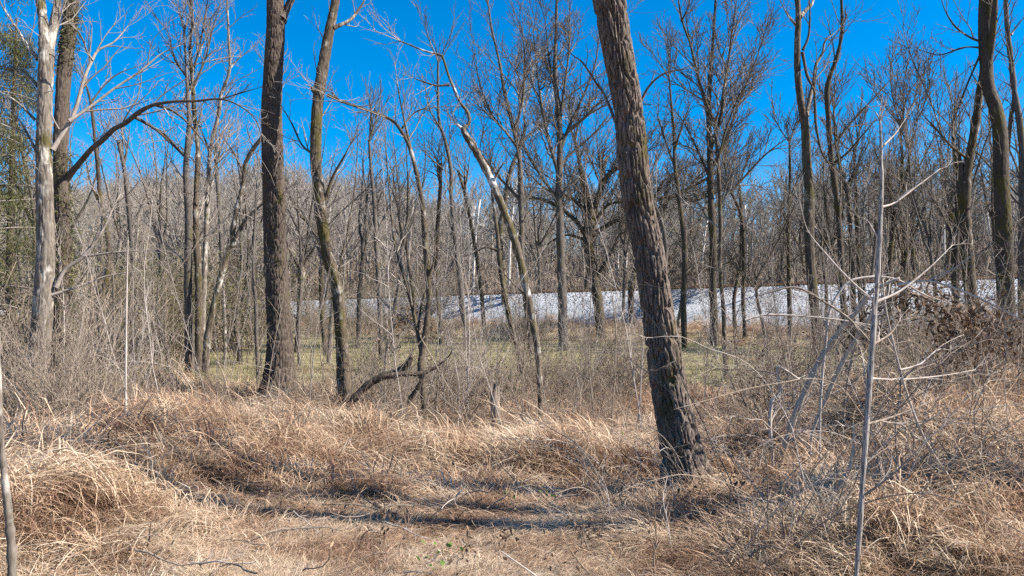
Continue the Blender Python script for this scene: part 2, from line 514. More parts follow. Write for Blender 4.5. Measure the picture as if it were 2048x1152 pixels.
for k in range(330):
    box(V, Q, track_pt(-40 + k * .62 + .05 * math.sin(k * 7.1), 1.65, CREST + .02 - FALL * (-40 + k * .62)) - np.array(track.location), T3 * .11, N3 * 1.3, Z3 * .07)
M['tie'] = bark('creosoted_wood', (.03, .022, .017), (.10, .075, .058), bump=0)
o = link('crossties', new_mesh('crossties', V, Q, smooth=False), M['tie'], track, 'stuff')

# gravel heap beyond the track
hp = at(1962, 560, 62)[0]
hv, hq = [], []
for i in range(13):
    for j in range(36):
        a = j * 2 * math.pi / 36; q = i / 12
        rr = q * 6.5 * (1 + .12 * math.sin(3 * a + 1) + .06 * math.sin(7 * a))
        hv.append((rr * math.cos(a) * 1.3, rr * math.sin(a), 2.4 * (1 - q ** 1.15) + .12 * math.sin(a * 5 + i) * q * (1 - q)))
hq = [[i * 36 + j, (i + 1) * 36 + j, (i + 1) * 36 + (j + 1) % 36, i * 36 + (j + 1) % 36] for i in range(12) for j in range(36)]
o = link('gravel_pile', new_mesh('gravel_pile', hv, hq), stone_mat('tan_gravel', (.34, .28, .22), (.6, .52, .43)))
o.location = (hp[0], hp[1], float(ground(hp[0], hp[1])) + .75 * 0 + max(0, CREST - 1.2 - float(ground(hp[0], hp[1]))) )
tag(o, 'low pale tan heap of gravel behind the far end of the rails', 'gravel pile')


# ------------------------------------------------------------------ traced trees
def worley(a, s, na, seed):
    """F2-F1 over a grid that closes round the trunk (na cells)."""
    ai, si = np.floor(a).astype(np.int64), np.floor(s).astype(np.int64)
    f1 = np.full(a.shape, 9.); f2 = np.full(a.shape, 9.)

    def h(x, y, k):
        n = (x * 73856093 ^ y * 19349663 ^ (k + seed) * 83492791) & 0x7fffffff
        n = ((n ^ (n >> 13)) * 1274126177) & 0x7fffffff
        return ((n ^ (n >> 16)) & 0xffff) / 65535.0
    for i in (-1, 0, 1):
        for j in (-1, 0, 1):
            cx, cy = ai + i, si + j
            k = cx % na
            dx, dy = cx + .15 + .7 * h(k, cy, 1) - a, cy + .1 + .8 * h(k, cy, 2) - s
            d = np.sqrt(dx * dx + dy * dy)
            m = d < f1
            f2 = np.where(m, f1, np.minimum(f2, d)); f1 = np.where(m, d, f1)
    return f2 - f1


def bark_mesh(name, P, R, origin, sides, step, cell, depth, seed, flare=.8, lump=.04):
    """Trunk with plates of bark standing out between furrows and a flared foot. P runs upward from the ground."""
    L = np.concatenate([[0], np.cumsum(np.linalg.norm(np.diff(P, axis=0), axis=1))])
    n = max(8, int(L[-1] / step)); l = np.linspace(0, L[-1], n)
    P = np.stack([np.interp(l, L, P[:, k]) for k in range(3)], -1); R = np.interp(l, L, R)
    T = np.gradient(P, axis=0); T /= np.linalg.norm(T, axis=1, keepdims=True)
    U = np.cross(np.array((0, 1., 0)), T); U /= np.linalg.norm(U, axis=1, keepdims=True); Vv = np.cross(T, U)
    a = np.arange(sides) * 2 * math.pi / sides
    A, Lg = np.meshgrid(a, l)
    na = max(6, int(round(2 * math.pi * R.mean() / cell[0])))
    wa = A / (2 * math.pi) * na + .55 * np.sin(Lg * 5 + 3 * np.sin(A * 2)) * .5 + .5 * (vnoise(A / 6.283 * 8, Lg * 4, seed) - .5) * np.sin(A / 2) ** 2
    w = worley(wa, Lg / cell[1], na, seed)
    pl = np.clip(w / .32, 0, 1); pl = pl * pl * (3 - 2 * pl)
    fine = worley(A / (2 * math.pi) * na * 3, Lg / cell[1] * 2.6, na * 3, seed + 9)
    D = depth * (pl - .55) + depth * .35 * (np.clip(fine / .3, 0, 1) - .5) + depth * .5 * (vnoise(A / 6.283 * 6, Lg * 2.2, seed + 4) - .5) * np.sin(A / 2) ** 2
    Rg = R[:, None] * (1 + lump * np.sin(2 * A + Lg * 1.1 + seed) + lump * np.sin(3 * A - Lg * .8)) + D
    Rg = Rg * (1 + flare * np.exp(-Lg / .42) * (1 + .55 * np.cos(5 * A + seed + .6 * np.sin(Lg * 6))))
    X = P[:, None] + Rg[..., None] * (np.cos(A)[..., None] * U[:, None] + np.sin(A)[..., None] * Vv[:, None]) - np.asarray(origin)
    ii = np.arange(n - 1)[:, None] * sides
    i0 = ii + np.arange(sides)[None]; i1 = ii + ((np.arange(sides) + 1) % sides)[None]
    return new_mesh(name, X.reshape(-1, 3), np.stack([i0, i1, i1 + sides, i0 + sides], -1).reshape(-1, 4))


def path3(pts, D, dD=0.0, seed=0, amp=.012):
    """Photo polyline (px, py, width px) at distance D, drifting dD metres deeper by its end -> points, radii."""
    r = np.random.default_rng(seed + 91)
    ph = r.uniform(0, 6.28, 2)
    C = []
    k = len(pts)
    for i, (px, py, w) in enumerate(pts):
        t = i / max(1, k - 1)
        d = D + dD * t + D * amp * (math.sin(ph[0] + 3.1 * t) - math.sin(ph[0]))
        p, m = at(px, py, d)
        C.append((*p, .5 * w * m))
    return np.array(C)


BUILT = []


def tree(name, label, D, mk, trunk, limbs=(), cat='tree', tw=1.0, tmat='twig', seed=1, barkp=None, foot=True, up=.35, rmin=None, L=1.3, top=None,
         group=None, lev=2, trunk_tw=.5, limb_drift=.5, foliage=None, t0=.3):
    """A traced tree: trunk (foot first), limbs, and a crown of shoots grown on both."""
    r = np.random.default_rng(seed * 13 + 5)
    rmin = max(min(rmin or 0, .00026 * D), .00027 * D); L = L * (1.35 if D > 19 else 1.15)
    C = path3(trunk, D, 0, seed)
    if foot:
        z = float(ground(C[0, 0], C[0, 1]))
        if C[0, 2] > z - .1:
            dx = (C[0, 0] - C[min(2, len(C) - 1), 0]) / max(.3, abs(C[0, 2] - C[min(2, len(C) - 1), 2]))
            h = C[0, 2] - z + .12
            C = np.vstack([[C[0, 0] + np.clip(dx, -.3, .3) * h, C[0, 1], z - .12, C[0, 3] * 1.12], C])
    root = thing(name, C[0, :3], label, cat, group)
    S = spline(C, 6)
    P, R = S[:, :3], np.maximum(S[:, 3], .002)
    if barkp:
        me = bark_mesh('trunk', P, R, C[0, :3], *barkp, seed)
    else:
        jit = 1 + .07 * r.normal(size=len(R)); tb = Tubes(); tb.add(P, R * jit, 10 if R.max() > .05 else 7); me = tb.mesh('trunk', C[0, :3])
    link('trunk', me, M[mk], root)
    cr = Tubes()
    lb = Tubes()
    ln = np.linalg.norm(P[-1] - P[0])
    if tw > 0 and trunk_tw > 0:
        grow(cr, P, R, r, max(3, int(ln * 4.2 * tw * trunk_tw)), L, lev, up, rmin, t0, den=4.6)
        if top is None:
            grow(cr, P[-3:], R[-3:], r, 6, L * .8, lev, up, rmin, .6, ang=(8, 40), den=6, taper=False)
    for k, lim in enumerate(limbs):
        lm = lim if isinstance(lim[0], tuple) else lim[1:]
        lmk = mk if isinstance(lim[0], tuple) else lim[0]
        d0 = float(np.interp(at(lm[0][0], lm[0][1], D)[0][2], P[:, 2], P[:, 1])) if P[-1, 2] > P[0, 2] else D
        CL = path3(lm, d0, limb_drift * r.uniform(-1, 1) * len(lm) * .25, seed + k, .004)
        SL = spline(CL, 5); PL, RL = SL[:, :3], np.maximum(SL[:, 3] * np.interp(np.arange(len(SL)) / len(SL), [0, .55, 1], [1, .9, .38]), rmin)
        RL[:3] *= np.array((1.35, 1.15, 1.05))[:len(RL[:3])]
        t_ = Tubes(); t_.add(PL, RL, 8 if RL.max() > .02 else 6)
        link('limb', t_.mesh('limb', C[0, :3]), M[lmk], root)
        ll = np.linalg.norm(np.diff(PL, axis=0), axis=1).sum()
        if tw > 0:
            grow(cr, PL, RL, r, max(3, int(ll * 6 * tw)), min(L, ll * .75), lev, up, rmin, .1, den=5.2)
            grow(cr, PL[-2:], RL[-2:], r, 4, min(L * .8, ll * .5), max(1, lev - 1), up * .5, rmin, .6, ang=(8, 38), den=6, taper=False)
    if top:      # the part of the tree above the frame: leaders continuing upward
        for k in range(top):
            d = unit(P[-1] - P[-4]); q = r.normal(size=3) * .35
            pts = [P[-1]]
            for j in range(6):
                d = unit(d + r.normal(size=3) * .12 + q * .15 + np.array((0, 0, .12))); pts.append(pts[-1] + d * .75)
            rr = np.linspace(R[-1] * .75, .012, 7); t_ = Tubes(); t_.add(np.array(pts), rr, 8)
            link('limb', t_.mesh('limb', C[0, :3]), M[mk], root)
            grow(cr, np.array(pts), rr, r, 12, 1.8, 1, up, rmin, .2, den=3)
    if len(cr):
        o = link('crown', cr.mesh('crown', C[0, :3]), M[tmat], root, 'stuff')
    BUILT.append((root, P, R))
    return root, P, R


# --- the big trunks
tree('leaning_tree', 'thick furrowed brown trunk leaning over the grass, rooted among straw heaps', 6.9, 'furrow',
     [(1384, 1010, 74), (1376, 960, 66), (1362, 900, 61), (1343, 800, 61), (1328, 700, 60), (1312, 600, 57), (1297, 500, 55), (1276, 400, 53), (1265, 300, 54),
      (1253, 200, 52), (1235, 100, 52), (1218, 0, 56), (1200, -90, 58), (1185, -180, 55)],
     [[(1232, 245, 6), (1208, 188, 5), (1195, 170, 5), (1165, 125, 4), (1145, 110, 3), (1122, 84, 2)],
      [(1280, 206, 6), (1300, 170, 5), (1330, 146, 4), (1365, 138, 3), (1395, 122, 2)]],
     tw=.55, tmat='twigd', seed=2, barkp=(150, .012, (.036, .30), .030), trunk_tw=.12, L=.8, top=3, limb_drift=.2, t0=.5)
tree('oak_tree', 'straight thick dark trunk with fine furrowed bark and a black flared foot', 14.0, 'dark',
         [(556, 806, 60), (559, 770, 54), (560, 700, 49), (557, 620, 45), (553, 540, 43), (550, 450, 40), (548, 380, 39), (545, 300, 38), (543, 220, 37),
          (546, 140, 36), (550, 70, 36), (550, 20, 33), (547, -60, 30), (545, -140, 28)],
         [[(562, 40, 19), (573, 18, 17), (588, -12, 15), (610, -70, 13)]],
         tw=.6, tmat='twig', seed=3, barkp=(120, .022, (.042, .22), .020), trunk_tw=.12, L=1.2, top=3, t0=.45)
tree('pale_tree', 'pale grey forked trunk with white limbs beside the evergreen sprays', 12.0, 'pale',
     [(66, 812, 40), (74, 740, 38), (82, 660, 36), (88, 580, 34), (92, 500, 31), (90, 400, 30), (88, 300, 28), (90, 200, 27), (92, 110, 27), (87, 50, 17), (81, 0, 16), (74, -90, 14)],
     [[(96, 112, 19), (101, 78, 21), (110, 40, 20), (115, 0, 18), (122, -90, 15)],
      ['twig', (105, 300, 9), (128, 262, 9), (150, 222, 8), (168, 158, 7), (184, 122, 6), (196, 101, 6), (225, 86, 5), (243, 68, 4), (256, 52, 3)],
      [(186, 121, 4), (175, 105, 4), (165, 78, 4), (150, 55, 3), (122, 25, 2)],
      ['twig', (138, 242, 7), (180, 214, 6), (230, 176, 5), (280, 143, 5), (322, 108, 4), (362, 90, 3)],
      ['twig', (112, 575, 9), (130, 540, 8), (165, 514, 7), (200, 470, 6), (230, 408, 5), (241, 388, 4)],
      ['twig', (168, 513, 5), (230, 505, 4), (308, 500, 2)],
      ['twig', (103, 590, 6), (160, 572, 5), (215, 552, 4), (287, 541, 3)],
      [(76, 118, 8), (55, 92, 7), (34, 58, 6), (0, 6, 5)], [(76, 172, 6), (46, 144, 5), (0, 132, 4)], [(70, 240, 5), (34, 204, 4), (-10, 178, 3)],
      [(74, 305, 5), (45, 250, 4), (18, 215, 3)]],
     tw=.7, tmat='twig', seed=4, barkp=(72, .03, (.06, .30), .011), trunk_tw=.25, L=1.1, top=2)
tree('ivied_tree', 'dark straight trunk with green mossy sprays close behind the pale forked trunk', 13.5, 'dark',
     [(132, 800, 38), (126, 720, 35), (122, 600, 32), (125, 500, 30), (123, 400, 28), (121, 300, 26), (125, 200, 25), (130, 130, 26), (138, 60, 25), (142, 0, 24), (147, -90, 22)],
     [['grey', (134, 356, 12), (160, 325, 11), (182, 299, 10), (205, 280, 11), (228, 258, 10), (250, 247, 10), (280, 223, 10), (310, 209, 8), (350, 203, 7), (392, 202, 7), (440, 198, 6), (478, 211, 5), (508, 235, 5), (523, 268, 4)],
      [(310, 209, 6), (345, 222, 5), (375, 245, 4), (400, 275, 3), (418, 298, 3)],
      [(270, 235, 5), (310, 258, 5), (345, 290, 4), (368, 314, 4)],
      [(440, 199, 4), (475, 188, 3), (520, 175, 2)]],
     tw=.5, tmat='twig', seed=5, barkp=(60, .035, (.05, .2), .011), trunk_tw=.2, L=1.1, top=2)
tree('crooked_tree', 'crooked mossy brown trunk with a pale peeling foot next to the fallen branch', 13.3, 'mossy',
     [(693, 818, 29), (688, 760, 26), (685, 700, 23), (680, 640, 22), (675, 580, 22), (661, 530, 22), (650, 480, 22), (641, 425, 22), (638, 380, 22), (632, 330, 22),
      (632, 270, 22), (636, 200, 21), (645, 140, 21), (655, 80, 19), (665, 30, 16), (671, 0, 15), (680, -70, 13)],
     [[(667, 56, 8), (700, 40, 7), (718, 18, 6), (738, -14, 4)],
      [(634, 190, 10), (626, 180, 9), (622, 174, 6)],
      [(655, 190, 6), (690, 205, 5), (730, 218, 4), (770, 236, 3)],
      [(628, 310, 5), (604, 290, 4), (585, 250, 4), (565, 215, 3)],
      [(672, 570, 5), (682, 520, 4), (700, 440, 4), (712, 350, 3), (716, 260, 3)],
      [(650, 400, 7), (665, 355, 6), (690, 310, 5), (705, 280, 4)]],
     tw=.9, tmat='twig', seed=6, barkp=(56, .035, (.07, .25), .009), trunk_tw=.45, L=1.3, top=2)
tree('sinuous_tree', 'thin dark trunk bent like an S in front of the olive thicket', 16.5, 'blackish',
     [(181, 765, 11), (182, 700, 12), (185, 625, 11), (196, 598, 11), (206, 582, 11), (213, 555, 11), (218, 520, 10), (216, 480, 9), (208, 440, 9), (200, 400, 8), (197, 350, 8),
      (192, 300, 7), (186, 240, 6), (180, 198, 5), (173, 172, 4)],
     [[(182, 205, 4), (205, 175, 3), (235, 148, 3), (270, 135, 2)], [(196, 400, 5), (180, 360, 4), (172, 320, 3)]], tw=.8, tmat='twig', seed=7, trunk_tw=.5, L=1.0)
# --- clump left of the oak
tree('clump_tree', 'grey straight stem at the outer side of the clump of four stems', 21.5, 'grey',
     [(381, 740, 22), (377, 640, 17), (376, 540, 15), (377, 440, 14), (372, 340, 12), (378, 250, 9), (376, 200, 7), (372, 130, 5), (368, 60, 4)],
     [[(370, 312, 5), (345, 285, 4), (320, 262, 4), (280, 236, 3)], [(374, 300, 5), (395, 250, 4), (405, 210, 3)]], tw=.9, tmat='twig', seed=8, L=1.6)
tree('clump_tree', 'mossy stem in the middle of the clump of four stems, white crown above', 21.2, 'mossy',
     [(398, 748, 17), (398, 640, 16), (397, 560, 15), (392, 450, 13), (393, 380, 11), (396, 300, 10), (389, 230, 9), (384, 150, 8), (380, 90, 6), (384, 40, 5), (379, -30, 4)],
     [[(388, 190, 5), (370, 150, 4), (350, 120, 4), (335, 60, 3)], [(384, 150, 5), (400, 90, 4), (412, 20, 3), (420, -30, 2)], [(388, 170, 5), (410, 120, 4), (425, 60, 3), (440, 10, 2)]],
     tw=1.3, tmat='twig', seed=9, L=1.7)
tree('clump_tree', 'thin upright stem rising behind the mossy one in the clump, sinuous and pale on top', 21.8, 'pale',
     [(404, 740, 12), (406, 640, 11), (410, 520, 10), (413, 450, 10), (416, 380, 9), (421, 300, 8), (438, 225, 7), (442, 190, 7), (459, 142, 6), (458, 90, 5), (455, 20, 4), (453, -40, 3)],
     [[(456, 142, 4), (475, 120, 3), (505, 95, 2)], [(418, 300, 4), (400, 255, 3), (385, 235, 3), (350, 215, 2)], [(422, 375, 4), (435, 320, 4), (458, 255, 2)]], tw=1.2, tmat='twig', seed=10, L=1.6)
tree('clump_tree', 'leaning white and mossy stem tilting out of the clump towards the dark oak', 20.8, 'syc',
     [(410, 752, 18), (416, 670, 14), (430, 602, 14), (446, 540, 13), (460, 490, 12), (473, 420, 10), (486, 370, 9), (490, 330, 9), (505, 300, 9), (524, 274, 7), (540, 240, 5), (552, 180, 4)],
     [[(464, 492, 9), (482, 455, 8), (502, 428, 7), (526, 408, 5), (570, 380, 3)], [(488, 350, 4), (470, 310, 4), (450, 280, 3)]], tw=1.0, tmat='twig', seed=11, L=1.4)
tree('slender_tree', 'slender grey stem at the clump side of the dark oak, wavy at half height', 20, 'grey',
     [(516, 745, 8), (513, 680, 8), (511, 600, 8), (506, 560, 8), (507, 500, 6), (510, 440, 5), (512, 380, 4)], tw=.6, seed=12, L=1.1)
tree('slender_tree', 'slim grey stem with a lean between the clump and the slender wavy one', 26, 'grey',
     [(478, 700, 10), (473, 650, 9), (480, 580, 6), (483, 520, 6), (480, 440, 5), (484, 380, 4)], tw=.6, seed=13, L=1.3)
tree('slender_tree', 'pale thin pole tree in the lawn behind the clump of four stems', 24, 'pale',
     [(451, 752, 7), (450, 690, 7), (449, 620, 6), (447, 560, 5), (450, 480, 4)], tw=.6, seed=14, L=1.1)
# --- right of the crooked tree
tree('forked_tree', 'twin stemmed small tree forking low above the fallen branch, top arched over', 12.0, 'mossy',
     [(850, 850, 13), (847, 790, 13), (842, 735, 14), (845, 700, 13), (853, 650, 12), (858, 590, 12), (855, 540, 12), (850, 480, 11), (846, 420, 10), (836, 360, 9), (821, 300, 8), (806, 268, 7), (790, 246, 6),
      (765, 231, 5), (720, 216, 4), (682, 204, 3)],
     [[(844, 712, 8), (836, 668, 9), (824, 612, 8), (808, 552, 8), (792, 505, 7), (785, 450, 6), (780, 400, 5), (776, 350, 4), (772, 300, 3)],
      [(855, 560, 5), (868, 520, 4), (870, 480, 3), (866, 430, 2)], [(835, 660, 5), (845, 600, 4), (858, 575, 3), (872, 565, 3)],
      [(822, 300, 5), (800, 200, 3), (790, 130, 3)], [(800, 262, 4), (830, 225, 3), (870, 215, 2), (940, 213, 2)]],
     tw=1.1, tmat='twig', seed=15, L=1.0)
tree('slanting_tree', 'slender slanting tree, white on its sunlit side, with a bent dark top', 12.2, 'syc',
     [(1082, 862, 12), (1080, 780, 12), (1075, 700, 13), (1065, 640, 14), (1055, 590, 14), (1045, 540, 14), (1032, 490, 15), (1015, 440, 15), (995, 390, 15), (975, 345, 15), (950, 300, 14),
      (932, 272, 12), (927, 258, 10), (938, 246, 7), (936, 226, 7), (920, 204, 6), (905, 170, 6), (896, 148, 5), (886, 116, 5), (880, 110, 5), (850, 102, 4), (820, 90, 3), (800, 82, 3)],
     [['blackish', (898, 170, 5), (872, 171, 4), (846, 163, 4), (825, 155, 3)], ['white', (928, 262, 7), (908, 242, 5), (893, 224, 4)], ['white', (905, 230, 3), (915, 210, 3), (935, 190, 2)],
      [(985, 372, 6), (995, 345, 5), (1008, 325, 3)], [(1060, 600, 3), (1020, 560, 3), (985, 520, 2)]],
     tw=.45, tmat='twig', seed=16, L=.8, trunk_tw=.35)
tree('slender_tree', 'grey tree standing between the arched twin stem and the slanting white tree', 22, 'grey',
     [(936, 690, 11), (925, 620, 11), (920, 560, 10), (912, 500, 9), (903, 400, 8), (902, 340, 8), (890, 280, 7), (878, 240, 6), (876, 180, 5), (876, 120, 4)],
     [[(903, 470, 5), (925, 430, 4), (945, 400, 3)], [(885, 262, 4), (860, 220, 3), (850, 170, 2)]], tw=.9, tmat='twigd', seed=17, L=1.6)
tree('slender_tree', 'brown bent stem just before the slanting white tree, lower half leaning', 17, 'mossy',
     [(1035, 700, 10), (1020, 640, 10), (1008, 580, 9), (1000, 530, 9), (996, 480, 8), (990, 430, 7), (985, 390, 5), (984, 350, 4)],
     [[(995, 500, 6), (970, 495, 4), (945, 508, 2)]], tw=.8, seed=18, L=1.0, tmat='twigd')
tree('slender_tree', 'thin trunk seen over the fallen branch with tangled vine debris at its side', 26, 'grey',
     [(762, 690, 11), (760, 620, 10), (756, 540, 10), (752, 480, 9), (748, 400, 8), (742, 340, 6), (738, 280, 5)], [[(752, 470, 4), (775, 420, 3), (800, 380, 2)]], tw=.8, seed=19, L=1.6, tmat='twigd')
tree('slender_tree', 'dark young trunk beyond the crooked mossy tree, standing on the lawn', 29, 'blackish',
     [(652, 706, 11), (645, 640, 10), (642, 560, 9), (640, 500, 8), (620, 450, 7), (600, 430, 6), (585, 400, 4)], [[(643, 560, 6), (648, 480, 5), (650, 420, 4)]], tw=.7, seed=20, L=1.6, tmat='twigd')
tree('slender_tree', 'short pale trunk on the lawn touching the crooked tree outline', 25, 'pale',
     [(658, 740, 12), (660, 680, 11), (664, 620, 8), (668, 560, 6)], tw=.7, seed=21, L=1.3)
tree('slender_tree', 'slim pole by the dark oak, seen on its lawn side with a straight shaft', 24, 'grey',
     [(598, 716, 6), (597, 640, 6), (602, 560, 6), (600, 480, 5), (596, 420, 4)], tw=.7, seed=22, L=1.3)
# --- middle distance, centre
tree('tall_tree', 'tall grey tree with fanned upright limbs near the middle of the lawn edge', 33, 'grey',
     [(1126, 672, 20), (1125, 600, 18), (1122, 520, 17), (1120, 450, 16), (1118, 380, 14), (1120, 300, 13), (1118, 240, 11), (1112, 170, 9), (1110, 120, 8), (1112, 60, 6), (1113, 0, 5), (1112, -60, 3)],
     [[(1118, 350, 8), (1100, 290, 7), (1085, 220, 6), (1075, 150, 5), (1066, 60, 3)], [(1120, 300, 8), (1140, 250, 7), (1165, 195, 5), (1190, 130, 4), (1200, 60, 3)],
      [(1119, 250, 6), (1128, 180, 5), (1138, 100, 4), (1140, 20, 3)], [(1112, 190, 5), (1098, 120, 4), (1090, 40, 3)], [(1120, 330, 6), (1150, 300, 5), (1190, 265, 4), (1225, 220, 3)],
      [(1117, 400, 6), (1080, 350, 5), (1050, 300, 4), (1030, 250, 3)]], tw=.6, tmat='twigd', seed=23, L=2.6, rmin=.007)
tree('tall_tree', 'dark forked tree with arching limbs in front of the white limbed one', 30, 'grey',
     [(1060, 668, 14), (1052, 600, 13), (1044, 520, 12), (1042, 420, 11), (1040, 330, 10), (1035, 290, 9), (1020, 230, 8), (1008, 180, 7), (1000, 130, 5), (984, 60, 4), (975, 0, 3)],
     [[(1036, 296, 6), (1010, 262, 5), (985, 230, 4), (960, 170, 4), (950, 110, 3)], [(1030, 265, 6), (1045, 200, 5), (1050, 130, 4), (1045, 60, 3)], [(1040, 400, 6), (990, 345, 5), (950, 290, 4), (925, 250, 3)]],
     tw=.7, tmat='twigd', seed=24, L=2.4, rmin=.0065)
tree('white_tree', 'far tree with bright white limbs reaching sideways, beyond the lawn', 52, 'syc',
     [(1010, 640, 11), (1006, 540, 11), (1000, 470, 11), (1010, 400, 10), (1020, 345, 9), (1038, 300, 8), (1046, 280, 7), (1050, 250, 5), (1048, 232, 4)],
     [['white', (1042, 288, 7), (1062, 266, 7), (1085, 247, 6), (1112, 238, 5), (1150, 231, 3)], ['white', (1060, 268, 5), (1075, 255, 4), (1078, 235, 3), (1092, 215, 2)]], tw=.35, tmat='farpale', seed=25, L=3, rmin=.011)
tree('gnarled_tree', 'old gnarled spreading tree with heavy dark limbs by the ballast bank', 41, 'blackish',
     [(1202, 670, 20), (1197, 610, 19), (1186, 545, 18), (1176, 485, 22), (1180, 430, 21), (1168, 370, 14), (1158, 320, 8), (1150, 280, 5)],
     [[(1182, 440, 12), (1205, 368, 11), (1228, 340, 10), (1262, 322, 8), (1300, 300, 4)], [(1176, 478, 10), (1150, 440, 9), (1110, 410, 8), (1072, 396, 6), (1040, 400, 4)],
      [(1184, 470, 10), (1225, 445, 9), (1268, 428, 8), (1320, 398, 7), (1362, 386, 6), (1400, 350, 4), (1430, 330, 3)], [(1180, 430, 9), (1140, 395, 8), (1095, 380, 6), (1060, 350, 4)],
      [(1190, 560, 7), (1225, 500, 6), (1240, 470, 5), (1275, 455, 3)], [(1186, 450, 8), (1215, 410, 6), (1255, 400, 5), (1300, 360, 3)], [(1172, 480, 6), (1130, 470, 5), (1090, 490, 3)]],
     tw=.9, tmat='twigd', seed=26, L=3.0, rmin=.0085)
tree('gnarled_tree', 'broad limbed dark tree partly hidden by the thick leaning trunk', 44, 'blackish',
     [(1268, 668, 14), (1262, 620, 13), (1266, 560, 13), (1290, 500, 13), (1320, 440, 12), (1335, 400, 10), (1360, 385, 8), (1400, 365, 6), (1440, 340, 4)],
     [[(1268, 575, 11), (1320, 572, 10), (1370, 550, 9), (1422, 538, 7), (1470, 520, 4)], [(1320, 440, 8), (1310, 400, 7), (1330, 360, 5), (1380, 330, 3)], [(1345, 392, 7), (1390, 400, 6), (1440, 380, 4), (1480, 350, 3)]],
     tw=.9, tmat='twigd', seed=27, L=3.0, rmin=.009)
tree('slender_tree', 'curved grey stem hugging the outline of the thick leaning trunk', 31, 'grey',
     [(1325, 672, 9), (1330, 600, 9), (1331, 540, 9), (1330, 480, 9), (1320, 435, 8), (1306, 400, 6), (1300, 350, 4)], tw=.7, seed=28, L=1.8, tmat='twigd')
tree('slender_tree', 'straight dark pole tree, first one past the thick leaning trunk', 34, 'blackish',
     [(1369, 690, 11), (1367, 600, 12), (1370, 500, 11), (1361, 420, 10), (1350, 330, 8), (1348, 270, 6), (1342, 200, 4), (1338, 150, 3)],
     [[(1352, 340, 5), (1330, 280, 4), (1315, 230, 3)], [(1349, 300, 5), (1365, 250, 4), (1380, 210, 3)]], tw=.9, tmat='twigd', seed=29, L=2.0, rmin=.007)
tree('slender_tree', 'thin pale stem leaning at the foot of the straight dark pole tree', 38, 'pale',
     [(1354, 660, 8), (1362, 610, 6), (1366, 560, 4)], tw=.4, seed=291, L=1.5)
tree('tall_tree', 'dark trunk in the lawn with a wide fan of upright limbs', 36, 'blackish',
     [(1428, 694, 22), (1428, 640, 17), (1425, 560, 16), (1426, 480, 15), (1422, 400, 14), (1420, 320, 12), (1418, 240, 11), (1419, 180, 9), (1425, 100, 7), (1430, 20, 5), (1434, -50, 4)],
     [[(1418, 235, 7), (1400, 170, 6), (1385, 110, 5), (1372, 40, 4)], [(1420, 300, 8), (1442, 230, 7), (1455, 140, 6), (1464, 60, 4), (1475, -10, 3)], [(1422, 340, 7), (1452, 280, 6), (1480, 200, 5), (1512, 120, 4), (1530, 60, 3)],
      [(1421, 360, 6), (1395, 300, 5), (1370, 250, 4), (1350, 220, 3)], [(1424, 420, 6), (1470, 375, 5), (1530, 310, 4), (1590, 265, 3)]], tw=.65, tmat='twigd', seed=30, L=2.4, rmin=.0075)
tree('slender_tree', 'brown sapling-like tree right in front of the dark fan limbed trunk', 20, 'mossy',
     [(1452, 748, 10), (1449, 690, 9), (1447, 620, 8), (1440, 540, 8), (1441, 450, 8), (1438, 360, 8), (1433, 290, 7), (1428, 243, 7), (1412, 205, 6), (1396, 150, 5), (1381, 90, 4), (1364, 40, 4), (1354, -20, 3)],
     [[(1430, 246, 5), (1442, 205, 4), (1452, 150, 4), (1470, 60, 3), (1490, 0, 2)], [(1362, 44, 3), (1378, 10, 3), (1382, -30, 2)], [(1436, 320, 4), (1455, 250, 4), (1485, 180, 3), (1520, 155, 2)]],
     tw=.9, tmat='twig', seed=31, L=1.3)
tree('slender_tree', 'wavy dark stem, the nearer of a crossing pair by the ballast', 38, 'blackish',
     [(1490, 662, 9), (1486, 600, 8), (1488, 520, 8), (1484, 440, 7), (1470, 400, 6), (1458, 375, 4), (1450, 330, 3)], tw=.8, seed=32, L=2.2, tmat='twigd', rmin=.007)
tree('slender_tree', 'crooked dark stem crossing behind its neighbour by the ballast', 40, 'blackish',
     [(1470, 660, 8), (1468, 600, 8), (1478, 545, 8), (1483, 490, 7), (1482, 420, 6), (1478, 360, 4)], tw=.8, seed=33, L=2.2, tmat='twigd', rmin=.007)
tree('slender_tree', 'lone dark pole between the crossing pair and the mossy green trunk', 36, 'blackish',
     [(1580, 660, 10), (1578, 560, 9), (1577, 460, 8), (1580, 360, 6), (1579, 280, 4)], [[(1578, 400, 4), (1600, 350, 3), (1625, 310, 2)]], tw=.9, seed=34, L=2.4, tmat='twigd', rmin=.007)
# --- right side
tree('mossy_tree', 'moss covered trunk that forks high into a pale crooked limb', 16, 'mossy',
     [(1640, 830, 19), (1637, 740, 18), (1633, 650, 19), (1626, 580, 19), (1620, 520, 18), (1618, 450, 19), (1618, 380, 18), (1613, 320, 17), (1610, 250, 16), (1601, 200, 14), (1595, 140, 13), (1595, 80, 12),
      (1597, 30, 11), (1593, -20, 10), (1590, -80, 9)],
     [['pale', (1612, 232, 9), (1620, 195, 9), (1628, 160, 8), (1632, 130, 7), (1645, 106, 6), (1650, 82, 5), (1662, 72, 4), (1680, 57, 3)],
      ['pale', (1600, 34, 8), (1612, 20, 8), (1625, 5, 7), (1630, -30, 6)], [(1605, 105, 6), (1614, 150, 7), (1624, 172, 7)], [(1606, 100, 5), (1617, 72, 5), (1620, 30, 4), (1618, -20, 3)],
      ['pale', (1590, 50, 3), (1575, 30, 3), (1560, 0, 2)], [(1628, 165, 5), (1630, 210, 6), (1632, 250, 6), (1642, 300, 6), (1655, 325, 6)]],
     tw=.5, tmat='twigd', seed=35, L=1.2, trunk_tw=.3, top=2, barkp=(40, .05, (.06, .2), .007))
